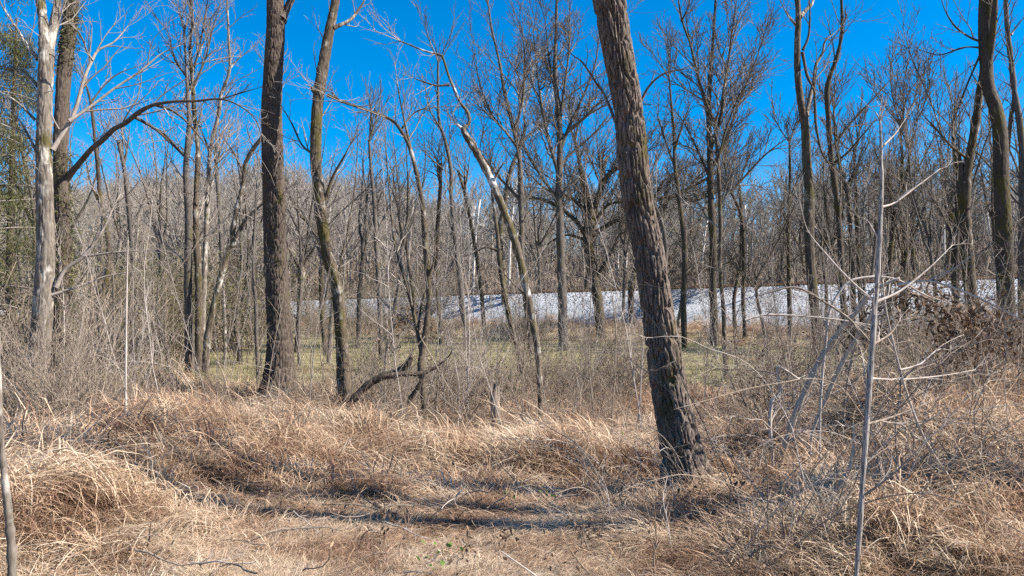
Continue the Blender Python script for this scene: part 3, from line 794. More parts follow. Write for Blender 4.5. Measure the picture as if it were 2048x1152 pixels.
tree('sinuous_tree', 'dark sinuous trunk curving up beside the moss covered fork', 20, 'blackish',
     [(1690, 760, 12), (1688, 640, 12), (1681, 500, 12), (1676, 420, 12), (1668, 360, 12), (1662, 310, 11), (1656, 230, 10), (1654, 180, 10), (1661, 150, 9), (1675, 110, 8), (1684, 60, 7), (1683, 0, 6), (1684, -60, 5)],
     [['pale', (1682, 55, 4), (1692, 35, 4), (1690, 20, 3)], [(1660, 300, 5), (1690, 260, 4), (1730, 215, 4), (1790, 150, 3)], [(1664, 330, 5), (1700, 300, 4), (1750, 240, 3)]], tw=.7, tmat='twigd', seed=36, L=1.6, trunk_tw=.4)
tree('dark_tree', 'big dark trunk bending where it forks, mossy, at the end of the thicket', 17, 'blackish',
     [(2019, 775, 37), (2017, 735, 33), (2014, 650, 32), (2010, 560, 30), (2008, 480, 29), (2004, 400, 28), (2002, 330, 28), (2000, 262, 27), (1991, 215, 25), (1978, 178, 23), (1973, 130, 23), (1971, 60, 24),
      (1973, 0, 25), (1976, -80, 24)],
     [[(1975, 130, 15), (1985, 70, 14), (1990, 10, 13), (1996, -60, 11)], [(1965, 85, 5), (1935, 72, 4), (1908, 50, 4), (1890, 20, 3), (1880, -10, 2)], [(1962, 95, 4), (1925, 95, 3), (1880, 110, 3), (1840, 100, 2)],
      [(1960, 110, 4), (1930, 180, 4), (1905, 250, 3)]],
     tw=.7, tmat='twigd', seed=37, L=1.4, trunk_tw=.3, top=2, barkp=(56, .04, (.05, .2), .009))
tree('dark_tree', 'second trunk leaning into the big dark forked one, draped with vine stems', 18, 'mossy',
     [(1955, 745, 22), (1948, 680, 21), (1942, 600, 22), (1934, 500, 24), (1930, 430, 22), (1933, 350, 18), (1942, 300, 16), (1952, 240, 15), (1960, 180, 13), (1966, 130, 11), (1968, 60, 9), (1965, -20, 7)],
     [['blackish', (1926, 420, 12), (1922, 340, 10), (1918, 300, 6)], [(1938, 320, 5), (1900, 290, 5), (1870, 255, 4), (1845, 230, 3)], ['pale', (1890, 290, 3), (1860, 200, 3), (1825, 120, 3), (1806, 55, 2)]],
     tw=.9, tmat='twigd', seed=38, L=1.6, trunk_tw=.5)
tree('dark_tree', 'shaggy dark trunk wrapped in vines, next to the leaning second trunk', 19, 'blackish',
     [(1915, 720, 15), (1912, 620, 15), (1910, 520, 14), (1914, 440, 12), (1918, 380, 10), (1912, 320, 7), (1905, 270, 5)], [[(1912, 500, 5), (1890, 440, 4), (1870, 400, 3)]], tw=1.0, tmat='twigd', seed=39, L=1.8, trunk_tw=.6)
tree('dark_tree', 'pair-stemmed grey trunk at the very edge beyond the big dark fork', 21, 'grey',
     [(2046, 700, 16), (2044, 560, 15), (2045, 440, 14), (2046, 330, 13), (2040, 250, 12), (2030, 190, 11), (2022, 120, 10), (2014, 50, 9), (2010, -30, 8)],
     [[(2030, 190, 8), (2022, 240, 8), (2018, 300, 7)], ['pale', (2022, 70, 4), (2035, 50, 3), (2048, 35, 2)]], tw=1.0, tmat='twigd', seed=40, L=1.6, trunk_tw=.6)
tree('slender_tree', 'dark leaning tree with a fork, across the lawn behind the tangled vines', 32, 'blackish',
     [(1775, 640, 11), (1778, 560, 10), (1783, 480, 10), (1790, 440, 10), (1800, 400, 8), (1812, 360, 6), (1820, 300, 4)], [[(1788, 440, 6), (1782, 400, 5), (1775, 340, 4)], [(1800, 400, 6), (1840, 370, 5), (1890, 330, 3)]],
     tw=1.0, tmat='twigd', seed=41, L=2.6, rmin=.0065)
tree('slender_tree', 'dark thin trunk beyond the lawn on the mossy trunk side of the striped sapling', 30, 'blackish',
     [(1708, 640, 11), (1704, 540, 10), (1700, 450, 9), (1694, 390, 8), (1682, 340, 7), (1672, 290, 5), (1668, 240, 4)], [[(1690, 380, 5), (1715, 330, 4), (1735, 290, 3)]], tw=1.0, tmat='twigd', seed=42, L=2.2, rmin=.0065)
tree('slender_tree', 'straight slim dark trunk rising just before the striped sapling', 31, 'blackish',
     [(1722, 640, 9), (1718, 540, 9), (1714, 450, 8), (1712, 380, 7), (1708, 300, 5)], tw=1.0, tmat='twigd', seed=43, L=2.2, rmin=.0065)
tree('slender_tree', 'thin whitish stem beyond the lawn close to the striped sapling', 30, 'pale',
     [(1728, 600, 5), (1728, 500, 5), (1727, 420, 4), (1735, 380, 3)], tw=.6, seed=44, L=1.6)
tree('slender_tree', 'upright dark tree whose crown fills the gap before the shaggy trunk', 33, 'blackish',
     [(1810, 640, 10), (1806, 560, 10), (1808, 470, 9), (1800, 400, 8), (1805, 330, 6), (1800, 250, 4)], [[(1803, 390, 5), (1840, 330, 4), (1870, 270, 3)], [(1804, 420, 5), (1770, 360, 4), (1750, 300, 3)]], tw=1.2, tmat='twigd', seed=45, L=2.8, rmin=.0065)

# --- the striped sapling and the stems about it
tree('striped_sapling_tree', 'tall straight sapling with grey striped bark and bare pale side shoots', 4.3, 'striped',
     [(1714, 1130, 10), (1722, 1010, 11), (1732, 860, 12), (1740, 750, 12), (1748, 640, 11), (1755, 550, 10), (1760, 450, 9), (1763, 380, 8), (1762, 300, 6), (1760, 238, 4)],
     [['cane', (1764, 414, 5), (1790, 405, 4), (1832, 374, 4), (1881, 337, 3)], ['cane', (1768, 290, 3), (1790, 268, 3), (1812, 236, 2)], ['cane', (1752, 604, 6), (1800, 582, 5), (1856, 538, 4), (1905, 490, 3)],
      ['cane', (1748, 602, 5), (1700, 560, 4), (1650, 506, 4), (1615, 460, 3), (1600, 405, 2)], ['cane', (1742, 757, 5), (1800, 759, 4), (1880, 752, 4), (1950, 740, 3)], ['cane', (1800, 740, 4), (1840, 728, 4), (1875, 700, 4), (1900, 700, 2)],
      ['brush', (1736, 848, 5), (1790, 832, 4), (1850, 808, 3)], ['brush', (1730, 990, 5), (1790, 945, 4), (1850, 885, 3)], ['brush', (1744, 690, 5), (1780, 668, 4), (1800, 640, 3)]],
     cat='sapling', tw=.45, tmat='cane', seed=50, limb_drift=.3, L=.22, lev=1, trunk_tw=.5)


def stem(name, label, D, mk, pts, cat='vine', tw=0.0, drift=0.0, seed=1, group=None, sides=8, L=.35, foot=False):
    """A vine, cane or fallen branch traced from its foot: a bark tube, side shoots as a child."""
    C = path3(pts, D, drift, seed, .006)
    if foot:
        z = float(ground(C[0, 0], C[0, 1]))
        if C[0, 2] > z:
            C = np.vstack([[C[0, 0], C[0, 1], z - .06, C[0, 3]], C])
    S = spline(C, 6); P, R = S[:, :3], np.maximum(S[:, 3], .0015)
    R = R * (1 + .10 * np.sin(np.arange(len(R)) * 1.7 + seed) + .18 * (np.arange(len(R)) % 5 == 2))
    tb = Tubes(); tb.add(P, R, sides)
    o = link(name, tb.mesh(name, C[0, :3]), M[mk]); o.location = C[0, :3]
    tag(o, label, cat, group)
    if tw:
        cr = Tubes(); grow(cr, P, R, np.random.default_rng(seed), max(3, int(tw * 20)), L, 1, .2, .0017, .12, den=9)
        link('shoots', cr.mesh('shoots', C[0, :3]), M['cane' if mk in ('vine', 'cane') else 'brush'], o, 'stuff')
    return o


stem('vine', 'thick pale shaggy vine slanting up towards the striped sapling', 7.2, 'vine', [(1560, 935, 10), (1580, 860, 14), (1602, 800, 13), (1640, 722, 13), (1682, 660, 12), (1722, 612, 11), (1748, 580, 8), (1800, 556, 5)], tw=.8, drift=-.6, seed=61, foot=True)
stem('vine', 'second pale vine running parallel below the thick shaggy one', 7.0, 'vine', [(1622, 880, 6), (1655, 790, 9), (1690, 715, 9), (1730, 650, 8), (1762, 600, 5)], tw=.6, drift=-.5, seed=62, foot=True)
stem('vine', 'long thin vine arching over the thick shaggy one like a bow', 6.7, 'cane', [(1640, 830, 5), (1652, 680, 5), (1660, 620, 5), (1690, 570, 5), (1730, 555, 5), (1790, 558, 4), (1850, 590, 3), (1880, 600, 2)], tw=.5, seed=63, foot=True)
stem('vine', 'pale vine drooping in a long arc past the big dark fork', 5.6, 'cane', [(1795, 570, 5), (1850, 562, 4), (1905, 575, 4), (1975, 605, 4), (2048, 645, 3), (2080, 690, 3)], tw=.4, seed=64)
stem('vine', 'thin vine stretched almost level in front of the white ballast', 6.6, 'cane', [(1490, 640, 4), (1530, 630, 4), (1600, 632, 3), (1680, 640, 3), (1740, 650, 2)], tw=.3, seed=65)
stem('vine', 'thin brown runner sloping down to the striped sapling from the mossy trunk', 6.4, 'brush', [(1520, 590, 3), (1590, 575, 4), (1650, 605, 4), (1700, 640, 5), (1745, 690, 4)], tw=.4, seed=66)
stem('vine', 'crooked pale stem with elbow bends standing in the tangle', 7.3, 'cane', [(1545, 910, 6), (1540, 850, 7), (1545, 800, 7), (1560, 790, 6), (1555, 740, 6), (1562, 735, 5), (1600, 760, 4)], tw=.8, seed=67, foot=True)
stem('vine', 'two metre bleached cane leaning away down the straw slope', 5.2, 'vine', [(1985, 1130, 6), (1960, 1075, 6), (1900, 960, 6), (1850, 880, 6), (1815, 790, 5), (1790, 700, 4), (1772, 620, 4), (1765, 560, 3)], tw=.3, seed=68)
stem('dead_branch', 'bleached dead branch propped against the striped sapling foot', 5.5, 'vine', [(1590, 1075, 8), (1630, 1040, 10), (1665, 990, 11), (1695, 950, 9), (1706, 900, 6), (1708, 850, 3)], cat='branch', seed=69)
stem('pale_sapling_tree', 'near grey spotted stem cut by the edge, beside the dense straw', 4.4, 'pale', [(24, 1130, 17), (20, 1060, 16), (12, 980, 14), (4, 900, 11), (0, 820, 10), (-4, 700, 9), (-10, 560, 8)], cat='sapling', seed=70, foot=True)
stem('fallen_branch', 'dark rotten fallen branch arching out of the grass below the twin stems', 11.3, 'rot', [(690, 832, 15), (706, 800, 14), (738, 768, 14), (768, 752, 16), (795, 746, 17), (812, 732, 15), (824, 712, 11)], cat='branch', seed=71)
stem('fallen_branch', 'black level fork of rotten wood touching the twin stemmed tree', 11.2, 'rot', [(770, 753, 11), (805, 748, 10), (842, 747, 9), (870, 735, 5), (895, 715, 3), (905, 700, 2)], cat='branch', tw=.5, seed=72)
stem('fallen_branch', 'dark curved dead limb sloping from the twin stems into the straw', 11.0, 'rot', [(770, 838, 8), (800, 818, 9), (822, 795, 9), (838, 770, 8), (850, 745, 4)], cat='branch', tw=.4, seed=73)
stem('fallen_branch', 'straight pale dead stick leaning up across the fallen branch', 11.0, 'brush', [(742, 830, 2), (780, 770, 2), (820, 710, 2), (850, 672, 1)], cat='branch', seed=74)
stem('fallen_branch', 'long thin grey stick sloping past the twin stems to the ground', 10.5, 'brush', [(905, 790, 2), (880, 745, 2), (850, 690, 2), (840, 672, 1)], cat='branch', seed=75)
stem('cane', 'very thin upright pale cane before the olive thicket', 9.0, 'cane', [(256, 950, 4), (252, 840, 4), (252, 700, 4), (254, 560, 3), (256, 480, 2)], cat='plant stem', seed=76, foot=True)
stem('cane', 'single bare stalk rising from the straw in front of the oak', 7.5, 'brush', [(420, 1010, 3), (424, 950, 3), (423, 900, 2)], cat='plant stem', seed=77, foot=True)

# broken stump
def stump():
    p, m = at(993, 802, 11.2)
    z = float(ground(p[0], p[1])); o = thing('broken_stump', (p[0], p[1], z), 'short splintered grey stump standing in the brush near the slanting white tree', 'stump')
    n, a = 16, np.arange(16) * 2 * math.pi / 16
    r = np.random.default_rng(4); V = []
    for k, h in enumerate((-.1, .1, .38, .6, .8)):
        rr = (.095, .07, .064, .06, .058)[k] * (1 + .1 * r.normal(size=n))
        hh = h + (0 if k < 4 else 1) * r.uniform(-.13, .14, n)
        V += [(rr[i] * math.cos(a[i]) - .03 * h, rr[i] * math.sin(a[i]), hh[i] if k == 4 else h) for i in range(n)]
    V += [(rr[i] * .6 * math.cos(a[i]) - .02, rr[i] * .6 * math.sin(a[i]), .62) for i in range(n)]
    Q = [[k * n + i, k * n + (i + 1) % n, (k + 1) * n + (i + 1) % n, (k + 1) * n + i] for k in range(5) for i in range(n)]
    link('stump_wood', new_mesh('stump_wood', V, Q + [], smooth=False), M['snag'], o)


stump()


# ------------------------------------------------------------------ leafy evergreens
def sprays(P0, n, length, width, r, droop=.9, spread=.25):
    """Narrow leaf ribbons hanging about the points P0."""
    k = len(P0); idx = r.integers(0, k, n)
    c = P0[idx] + r.normal(size=(n, 3)) * spread
    d = r.normal(size=(n, 3)); d[:, 2] = d[:, 2] * .5 - droop; d /= np.linalg.norm(d, axis=1, keepdims=True)
    s = np.cross(d, r.normal(size=(n, 3))); s /= np.linalg.norm(s, axis=1, keepdims=True) + 1e-9
    ln = length * r.uniform(.5, 1.2, n)[:, None]; w = width * r.uniform(.6, 1.2, n)[:, None]
    V = np.stack([c - s * w * .4, c + s * w * .4, c + d * ln * .55 + s * w, c + d * ln * .55 - s * w, c + d * ln + s * w * .1], 1).reshape(-1, 3)
    b = np.arange(n) * 5
    Q = np.stack([b, b + 1, b + 2, b + 3], -1); T = np.stack([b + 3, b + 2, b + 4], -1)
    return V, Q, T, np.repeat(r.random(n), 5)


def leaf_mesh(name, V, Q, T, tint, m, origin=(0, 0, 0)):
    me = new_mesh(name, V - np.asarray(origin), Q, T, smooth=False)
    a = me.attributes.new('tint', 'FLOAT', 'POINT'); a.data.foreach_set('value', tint.astype(np.float32))
    me.materials.append(m)
    return me


def cedar(px, D, h, label, seed, rad=2.6, low=.12):
    r = np.random.default_rng(seed)
    p = at(px, 620, D)[0]; z = float(ground(p[0], D)); o0 = np.array((p[0], D, z - .1))
    root = thing('cedar_tree', o0, label, 'tree')
    tr = np.array([o0 + np.array((.05 * math.sin(k), .05 * math.cos(k * 1.3), h * k / 8)) for k in range(9)])
    tb = Tubes(); tb.add(tr, np.linspace(.16, .02, 9), 9); link('trunk', tb.mesh('trunk', o0), M['dark'], root)
    cr = Tubes(); pts = []
    for k in range(95):
        t = low + (1 - low) * (k + r.random()) / 95; b = o0 + np.array((0, 0, h * t)); a = r.uniform(0, 6.28); L = rad * (1.15 - t) * r.uniform(.55, 1.1)
        q = [b]
        d = np.array((math.cos(a), math.sin(a), .25))
        for j in range(5):
            d = unit(d + r.normal(size=3) * .1 + np.array((0, 0, -.10))); q.append(q[-1] + d * L / 5)
        q = np.array(q); cr.add(q, np.linspace(.022, .006, 6), 4)
        for f in np.linspace(.25, 1, 9):
            i = min(int(f * 5), 4); pts.append(q[i] + (q[i + 1] - q[i]) * (f * 5 - i))
    link('branches', cr.mesh('branches', o0), M['twig'], root, 'stuff')
    pts = np.array(pts)
    keep = pts[vnoise(pts[:, 0] * 1.2 + pts[:, 1], pts[:, 2] * 1.2, 8) > .34]
    V, Q, T, ti = sprays(keep, 19000, .17, .0075, r, 1.2, .15)
    link('foliage', leaf_mesh('foliage', V, Q, T, ti, M['cedar'], o0), None, root, 'stuff')


cedar(-95, 15, 15, 'loose drooping olive green cedar behind the pale forked trunk', 5)
cedar(20, 22, 10, 'farther dull green cedar whose tips hang between the pale and ivied trunks', 6, 2.2)


def pine(px, D, top_py, label, seed, rad):
    r = np.random.default_rng(seed)
    p, m = at(px, top_py, D); z = float(ground(p[0], D)); h = p[2] - z; o0 = np.array((p[0], D, z))
    root = thing('pine_tree', o0, label, 'tree')
    tb = Tubes(); tb.add(np.array([o0, o0 + (0, 0, h)]), np.array((.25, .04)), 7); link('trunk', tb.mesh('trunk', o0), M['dark'], root)
    t = .25 + .75 * r.random(700) ** .8; a = r.uniform(0, 6.28, 700); q = rad * (1.08 - t) * np.sqrt(r.random(700)) * (1 + .3 * np.sin(t * 40))
    pts = o0 + np.stack([q * np.cos(a), q * np.sin(a), h * t], -1)
    V, Q, T, ti = sprays(pts, 5200, .7, .09, r, .1, .3)
    link('foliage', leaf_mesh('foliage', V, Q, T, ti, M['pine'], o0), None, root, 'stuff')


pine(1640, 105, 368, 'dark green pine against the sky behind the moss covered fork', 3, 3.0)
pine(1905, 120, 440, 'small dark conifer deep in the woods past the shaggy trunk', 4, 3.4)
pine(1240, 130, 470, 'low dull green conifer on the wooded slope behind the thick leaning trunk', 6, 3.6)

# moss and ivy sprays on the ivied trunk
for rt, P, R in BUILT:
    if rt.name.startswith('ivied_tree'):
        r = np.random.default_rng(12); o0 = np.array(rt.location)
        sel = []
        for k in range(len(P)):
            py_like = P[k, 2]
            if vnoise(py_like * 1.1, 3.3, 2) > .47:
                sel += [P[k] + np.array((R[k] * math.cos(a) * 1.0, R[k] * math.sin(a), r.uniform(-.15, .15))) for a in r.uniform(0, 6.28, 14)]
        V, Q, T, ti = sprays(np.array(sel), 8000, .11, .007, r, .8, .055)
        link('ivy', leaf_mesh('ivy', V, Q, T, ti, M['cedar'], o0), None, rt, 'stuff')


# ------------------------------------------------------------------ repeated trees
def proto_tree(seed, h, dens, rmin, style):
    r = np.random.default_rng(seed)
    tr, cr = Tubes(), Tubes()
    fork = h * r.uniform(.3, .5) if style != 'pole' else h * .8
    n = 8; p = [np.zeros(3)]; d = np.array((r.normal() * .06, r.normal() * .06, 1.))
    for k in range(n):
        d = unit(d + r.normal(size=3) * .05 + np.array((0, 0, .05))); p.append(p[-1] + d * fork / n)
    P = np.array(p); r0 = h * .0105; R = np.linspace(r0, r0 * .7, n + 1); R[0] *= 1.25
    P[0, 2] -= .4
    tr.add(P, R, 7)
    leaders = {'vase': 5, 'oak': 6, 'pole': 2}[style]
    grow(cr, P, R, r, int(3 * dens), h * .22, 1, .3, rmin, .5, den=1.6 * dens)
    for k in range(leaders):
        a = 2 * math.pi * (k + r.random()) / leaders
        out = {'vase': .55, 'oak': 1.1, 'pole': .3}[style] * r.uniform(.3, 1.1)
        q = [P[-1 - r.integers(0, 3)]]; d = unit(np.array((math.cos(a) * out, math.sin(a) * out, 1)))
        L = (h - fork) * r.uniform(.75, 1.05)
        for j in range(7):
            d = unit(d + r.normal(size=3) * .11 + np.array((0, 0, .16 if style != 'oak' else .05))); q.append(q[-1] + d * L / 7)
        q = np.array(q); rr = np.linspace(r0 * .55, rmin, 8); tr.add(q, rr, 5)
        grow(cr, q, rr, r, int(10 * dens), h * .25, 2, .3, rmin, .12, ang=(22, 60), den=1.75 * dens)
        grow(cr, q[-2:], rr[-2:], r, 4, h * .13, 1, .2, rmin, .6, ang=(8, 38), den=2.4 * dens, taper=False)
    return tr.mesh('trunk'), cr.mesh('crown')


mid = [proto_tree(100 + k, 15, 1.05, .0098, ('vase', 'vase', 'pole', 'oak', 'vase', 'oak')[k]) for k in range(6)]
far = [proto_tree(200 + k, 16, .85, .024, ('vase', 'pole', 'vase', 'oak', 'pole')[k]) for k in range(5)]
for k, (a, c) in enumerate(mid):
    a.materials.append(M['grey' if k % 2 else 'blackish']); c.materials.append(M['twigd'])
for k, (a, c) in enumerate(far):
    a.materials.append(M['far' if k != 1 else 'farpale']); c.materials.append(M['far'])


def place(name, label, group, meshes, x, y, h, r):
    a, c = meshes
    z = float(ground(x, y))
    o = thing(name, (x, y, z), label, 'tree', group)
    s = h / 15.0
    o.scale = (s * r.uniform(.85, 1.1), s * r.uniform(.85, 1.1), s); o.rotation_euler = (0, 0, r.uniform(0, 6.28))
    link('trunk', a, None, o); link('crown', c, None, o, 'stuff')
    return o


MARKS = [(-200, 'picture edge'), (88, 'pale forked trunk'), (205, 'S shaped trunk'), (395, 'clump of stems'), (555, 'dark oak'), (665, 'crooked mossy tree'), (850, 'twin stemmed tree'),
         (1010, 'slanting white tree'), (1120, 'tall fan tree'), (1310, 'leaning trunk'), (1428, 'dark fan tree'), (1625, 'moss covered fork'), (1750, 'striped sapling'), (1945, 'vine draped trunk'), (2015, 'big dark fork')]


def between(base, px, D, near, farr):
    a = [m for m in MARKS if m[0] <= px][-1:] or [MARKS[1]]; b = [m for m in MARKS if m[0] > px][:1] or [MARKS[-1]]
    a, b = a[0], b[0]
    if a[0] < 0:
        w = 'beyond the outer side of the ' + b[1]
    elif a is b or px > 2015:
        w = 'past the ' + MARKS[-1][1]
    else:
        t = (px - a[0]) / (b[0] - a[0])
        w = f'just past the {a[1]}' if t < .33 else (f'just before the {b[1]}' if t > .67 else f'midway from {a[1]} to {b[1]}')
    return f"{base} {w}, {'near' if D < near else 'far off' if D > farr else 'middle distance'}"


r = np.random.default_rng(77)
# bare trees between the lawn and the railway and just across it: (column, distance, height)
MID = [(1700, 31, 8), (1795, 30, 7.5), (1870, 28, 7.5), (1955, 30, 9), (1650, 38, 8), (1530, 37, 7),
       (330, 28, 8), (285, 33, 9.5), (430, 34, 10), (475, 30, 8), (595, 31, 9), (715, 34, 9), (785, 32, 9), (215, 34, 9), (885, 36, 9), (970, 42, 10), (1245, 46, 9), (60, 26, 9),
       (345, 46, 11), (120, 36, 10), (40, 40, 11), (560, 52, 11), (640, 50, 10), (830, 52, 10), (1085, 52, 12), (1165, 55, 13), (1290, 54, 10), (1400, 54, 9), (1560, 46, 9), (1620, 52, 10),
       (1745, 46, 10), (1835, 42, 10), (1895, 44, 12), (1990, 42, 12), (2045, 36, 12), (-40, 34, 12)]
for px, D, h in MID:
    k = int(r.integers(0, 6)); p = at(px, 600, D)[0]
    o = place('bare_tree', 'bare grey tree with fine twigs standing near the railway bank', 'bare trees near the railway bank', mid[k], p[0], D, h * 1.15, r)
    o['label'] = between(('bare bushy tree', 'bare vase crowned tree', 'bare pole tree', 'bare wide crowned tree', 'bare upswept tree', 'bare spreading tree')[k], px, D, 33, 46)
    if px < 820:  # lit look of these crowns is put in by the paler twig colour
        for c in o.children:
            c.material_slots[0].link = 'OBJECT'; c.material_slots[0].material = M['grey' if c.name.startswith('trunk') else 'twig']
# the wood on the slope beyond
cand = []
while len(cand) < 1900:
    x, y = r.uniform(-160, 160), r.uniform(45, 240)
    d = track_d(x, y)
    if d < 9 or abs(x / y) > .78:
        continue
    if d > 120 and r.random() < .4:
        continue
    cand.append((x, y))
cand.sort(key=lambda q: q[1])
for x, y in cand[:250]:
    k = int(r.integers(0, 5)) if r.random() > .3 else int(r.integers(0, 2)) * 2
    place('woodland_tree', 'bare grey woodland tree on the slope beyond the railway', 'trees of the wood beyond the railway', far[k], x, y, r.uniform(8, 13) * (1 + .25 * sst(10, -50, x)), r)
rest = np.array(cand[250:])
protos = []
for a, c in far:
    va, vc = np.empty(len(a.vertices) * 3, np.float32), np.empty(len(c.vertices) * 3, np.float32)
    a.vertices.foreach_get('co', va); c.vertices.foreach_get('co', vc)
    fa = [list(p.vertices) for p in a.polygons]; fc = [list(p.vertices) for p in c.polygons]
    V = np.concatenate([va.reshape(-1, 3), vc.reshape(-1, 3)]); q = len(va) // 3
    Q = [f for f in fa if len(f) == 4] + [[i + q for i in f] for f in fc if len(f) == 4]
    T = [f for f in fa if len(f) == 3] + [[i + q for i in f] for f in fc if len(f) == 3]
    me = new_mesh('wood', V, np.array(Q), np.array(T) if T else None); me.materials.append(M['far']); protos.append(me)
n = len(rest)
scatter('far_woods', np.stack([rest[:, 0], rest[:, 1], ground(rest[:, 0], rest[:, 1])], -1), np.stack([np.zeros(n), np.zeros(n), r.uniform(0, 6.28, n)], -1), r.uniform(.52, .85, n) * (1 + .25 * sst(10, -50, rest[:, 0])), r.integers(0, 5, n), protos)


# ------------------------------------------------------------------ shrubs, saplings
def proto_shrub(seed, h, stems, leafn, lm, lw=.012, spread=.55, rm=.0028, dn=6):
    r = np.random.default_rng(seed); cr = Tubes(); tips = []
    for k in range(stems):
        a = r.uniform(0, 6.28); o = r.uniform(.05, spread)
        p = [np.array((math.cos(a) * o * .6, math.sin(a) * o * .6, -.1))]; d = unit(np.array((math.cos(a) * o, math.sin(a) * o, 1.0)))
        L = h * r.uniform(.55, 1.1)
        for j in range(6):
            d = unit(d + r.normal(size=3) * .16); p.append(p[-1] + d * L / 6)
        p = np.array(p); rr = np.linspace(max(rm * 1.5, r.uniform(.006, .016)), rm, 7); cr.add(p, rr, 4)
        grow(cr, p, rr, r, int(L * 5), h * .35, 1, .2, rm, .15, den=dn); tips.append(p[2:])
    st = cr.mesh('stems'); st.materials.append(M['brush'])
    lf = None
    if leafn:
        g = np.concatenate([P[1:] for (nn, s), lst in cr.g.items() for P, _ in lst])
        g = g[g[:, 2] > .3]
        V, Q, T, ti = sprays(g, leafn, .055, lw, r, .2, .06)
        lf = leaf_mesh('leaves', V, Q, T, ti, lm)
    return st, lf


SH = [proto_shrub(300 + k, 2.2, 14, 0, None) for k in range(3)] + [proto_shrub(310 + k, 2.4, 16, 1500, M['olive']) for k in range(3)] + [proto_shrub(320, 1.6, 18, 260, M['oldleaf'], .018)]


def shrub(px, D, h, k, label, group, r):
    p = at(px, 650, D)[0]; z = float(ground(p[0], D))
    o = thing('shrub', (p[0], D, z), label, 'shrub', group); s = h / 2.3
    o.scale = (s * r.uniform(.9, 1.3), s * r.uniform(.9, 1.3), s); o.rotation_euler = (0, 0, r.uniform(0, 6.28))
    a, b = SH[k]
    link('stems', a, None, o, 'stuff')
    if b:
        link('leaves', b, None, o, 'stuff')
    hw = 'low' if h < 1.1 else 'tall' if h > 2.6 else 'mid height'
    kw = ('grey', 'grey', 'grey', 'olive leaved', 'olive leaved', 'olive leaved', 'brown leafed')[k]
    o['label'] = between(f'{hw} {kw} shrub', px, D, 13, 30); o['group'] = 'bare shrubs in the brush'


fb = [proto_shrub(330 + k, 3.0, 12, 0, None, spread=.8, rm=.016, dn=2.5)[0] for k in range(3)]
r = np.random.default_rng(14)
n = 5200
y = 48 + 150 * r.random(n) ** 1.2; x = r.uniform(-.75, .75, n) * y; k = track_d(x, y) > 8.5; x, y = x[k], y[k]; n = len(x)
scatter('woodland_undergrowth', np.stack([x, y, ground(x, y)], -1), np.stack([np.zeros(n), np.zeros(n), r.uniform(0, 6.28, n)], -1), r.uniform(.6, 1.7, n), r.integers(0, 3, n), fb)
r = np.random.default_rng(15)
for i in range(46):     # olive thicket at the far side of the lawn, left
    shrub(r.uniform(110, 520), r.uniform(25, 40), r.uniform(2.0, 4.2), 3 + int(r.integers(0, 3)), 'olive leaved shrub in the thicket beyond the clump of stems', 'shrubs of the olive thicket', r)
for i in range(16):
    shrub(r.uniform(140, 400), r.uniform(22, 30), r.uniform(1.8, 3.6), 3 + int(r.integers(0, 3)), 'x', 'y', r)
for i in range(24):     # grey brush left edge
    shrub(r.uniform(-60, 150), r.uniform(12.3, 19), r.uniform(1.6, 3.2), int(r.choice([0, 1, 2, 0, 1, 2, 3])), 'grey twiggy brush around the pale forked trunk', 'brush by the pale forked trunk', r)
for i in range(34):     # dark brush line along the lawn's far edge
    px = r.uniform(470, 1120); shrub(px, r.uniform(40, 50), r.uniform(1.5, 3.0), int(r.choice([0, 1, 2, 3, 4])), 'low tangled shrub along the far edge of the lawn', 'shrubs at the far lawn edge', r)
for i in range(16):
    px = r.uniform(1120, 1760); D = r.uniform(38, 46); shrub(px, D, r.uniform(.7, 1.4), int(r.choice([0, 1, 2])), 'low grey shrub at the foot of the white ballast', 'shrubs at the ballast foot', r)
for i in range(56):
    shrub(r.uniform(660, 1320), r.uniform(11.0, 16), r.uniform(.7, 1.9), int(r.choice([0, 1, 2, 6])), 'thin brown brush standing near the broken stump', 'brush near the broken stump', r)
for i in range(30):
    shrub(r.uniform(1480, 2060), r.uniform(8.5, 15), r.uniform(1.0, 2.2), int(r.choice([0, 1, 2, 6, 6])), 'tangled brush behind the striped sapling', 'brush behind the striped sapling', r)
for i in range(30):
    shrub(r.uniform(200, 900), r.uniform(9, 16), r.uniform(.6, 1.3), int(r.choice([0, 1, 6])), 'small dry bush in the straw near the oak and crooked tree', 'dry bushes in the straw', r)
for i in range(14):
    shrub(r.uniform(1850, 2120), r.uniform(14, 24), r.uniform(1.8, 3.5), int(r.choice([0, 1, 2, 3])), 'dense vine covered shrub at the foot of the dark forked trunk', 'shrubs at the dark fork', r)


def sapling(px, D, h, seed, mk, label, group, lean=.12):
    r = np.random.default_rng(seed)
    p = at(px, 650, D)[0]; o0 = np.array((p[0], D, float(ground(p[0], D)) - .05))
    n = 7; pts = [np.zeros(3)]; d = unit(np.array((r.normal() * lean, r.normal() * lean, 1)))
    for k in range(n):
        d = unit(d + r.normal(size=3) * .085 + np.array((0, 0, .03))); pts.append(pts[-1] + d * h / n)
    P = np.array(pts); R = np.linspace(.003 + h * .0018, .0022, n + 1)
    tb = Tubes(); tb.add(P, R, 5)
    o = link('sapling_tree', tb.mesh('sapling_tree'), M[mk]); o.location = o0
    tag(o, between(f"thin {'short' if h < 1.8 else 'tall' if h > 3 else 'mid height'} {'pale' if mk in ('cane', 'twig') else 'brown'} sapling", px, D, 11, 17), 'sapling', 'thin bare saplings')
    cr = Tubes(); grow(cr, P, R, r, int(4 + h * 5), .28 + h * .16, 1, .35, .002, .25, den=5)
    link('twigs', cr.mesh('twigs'), M[mk], o, 'stuff')


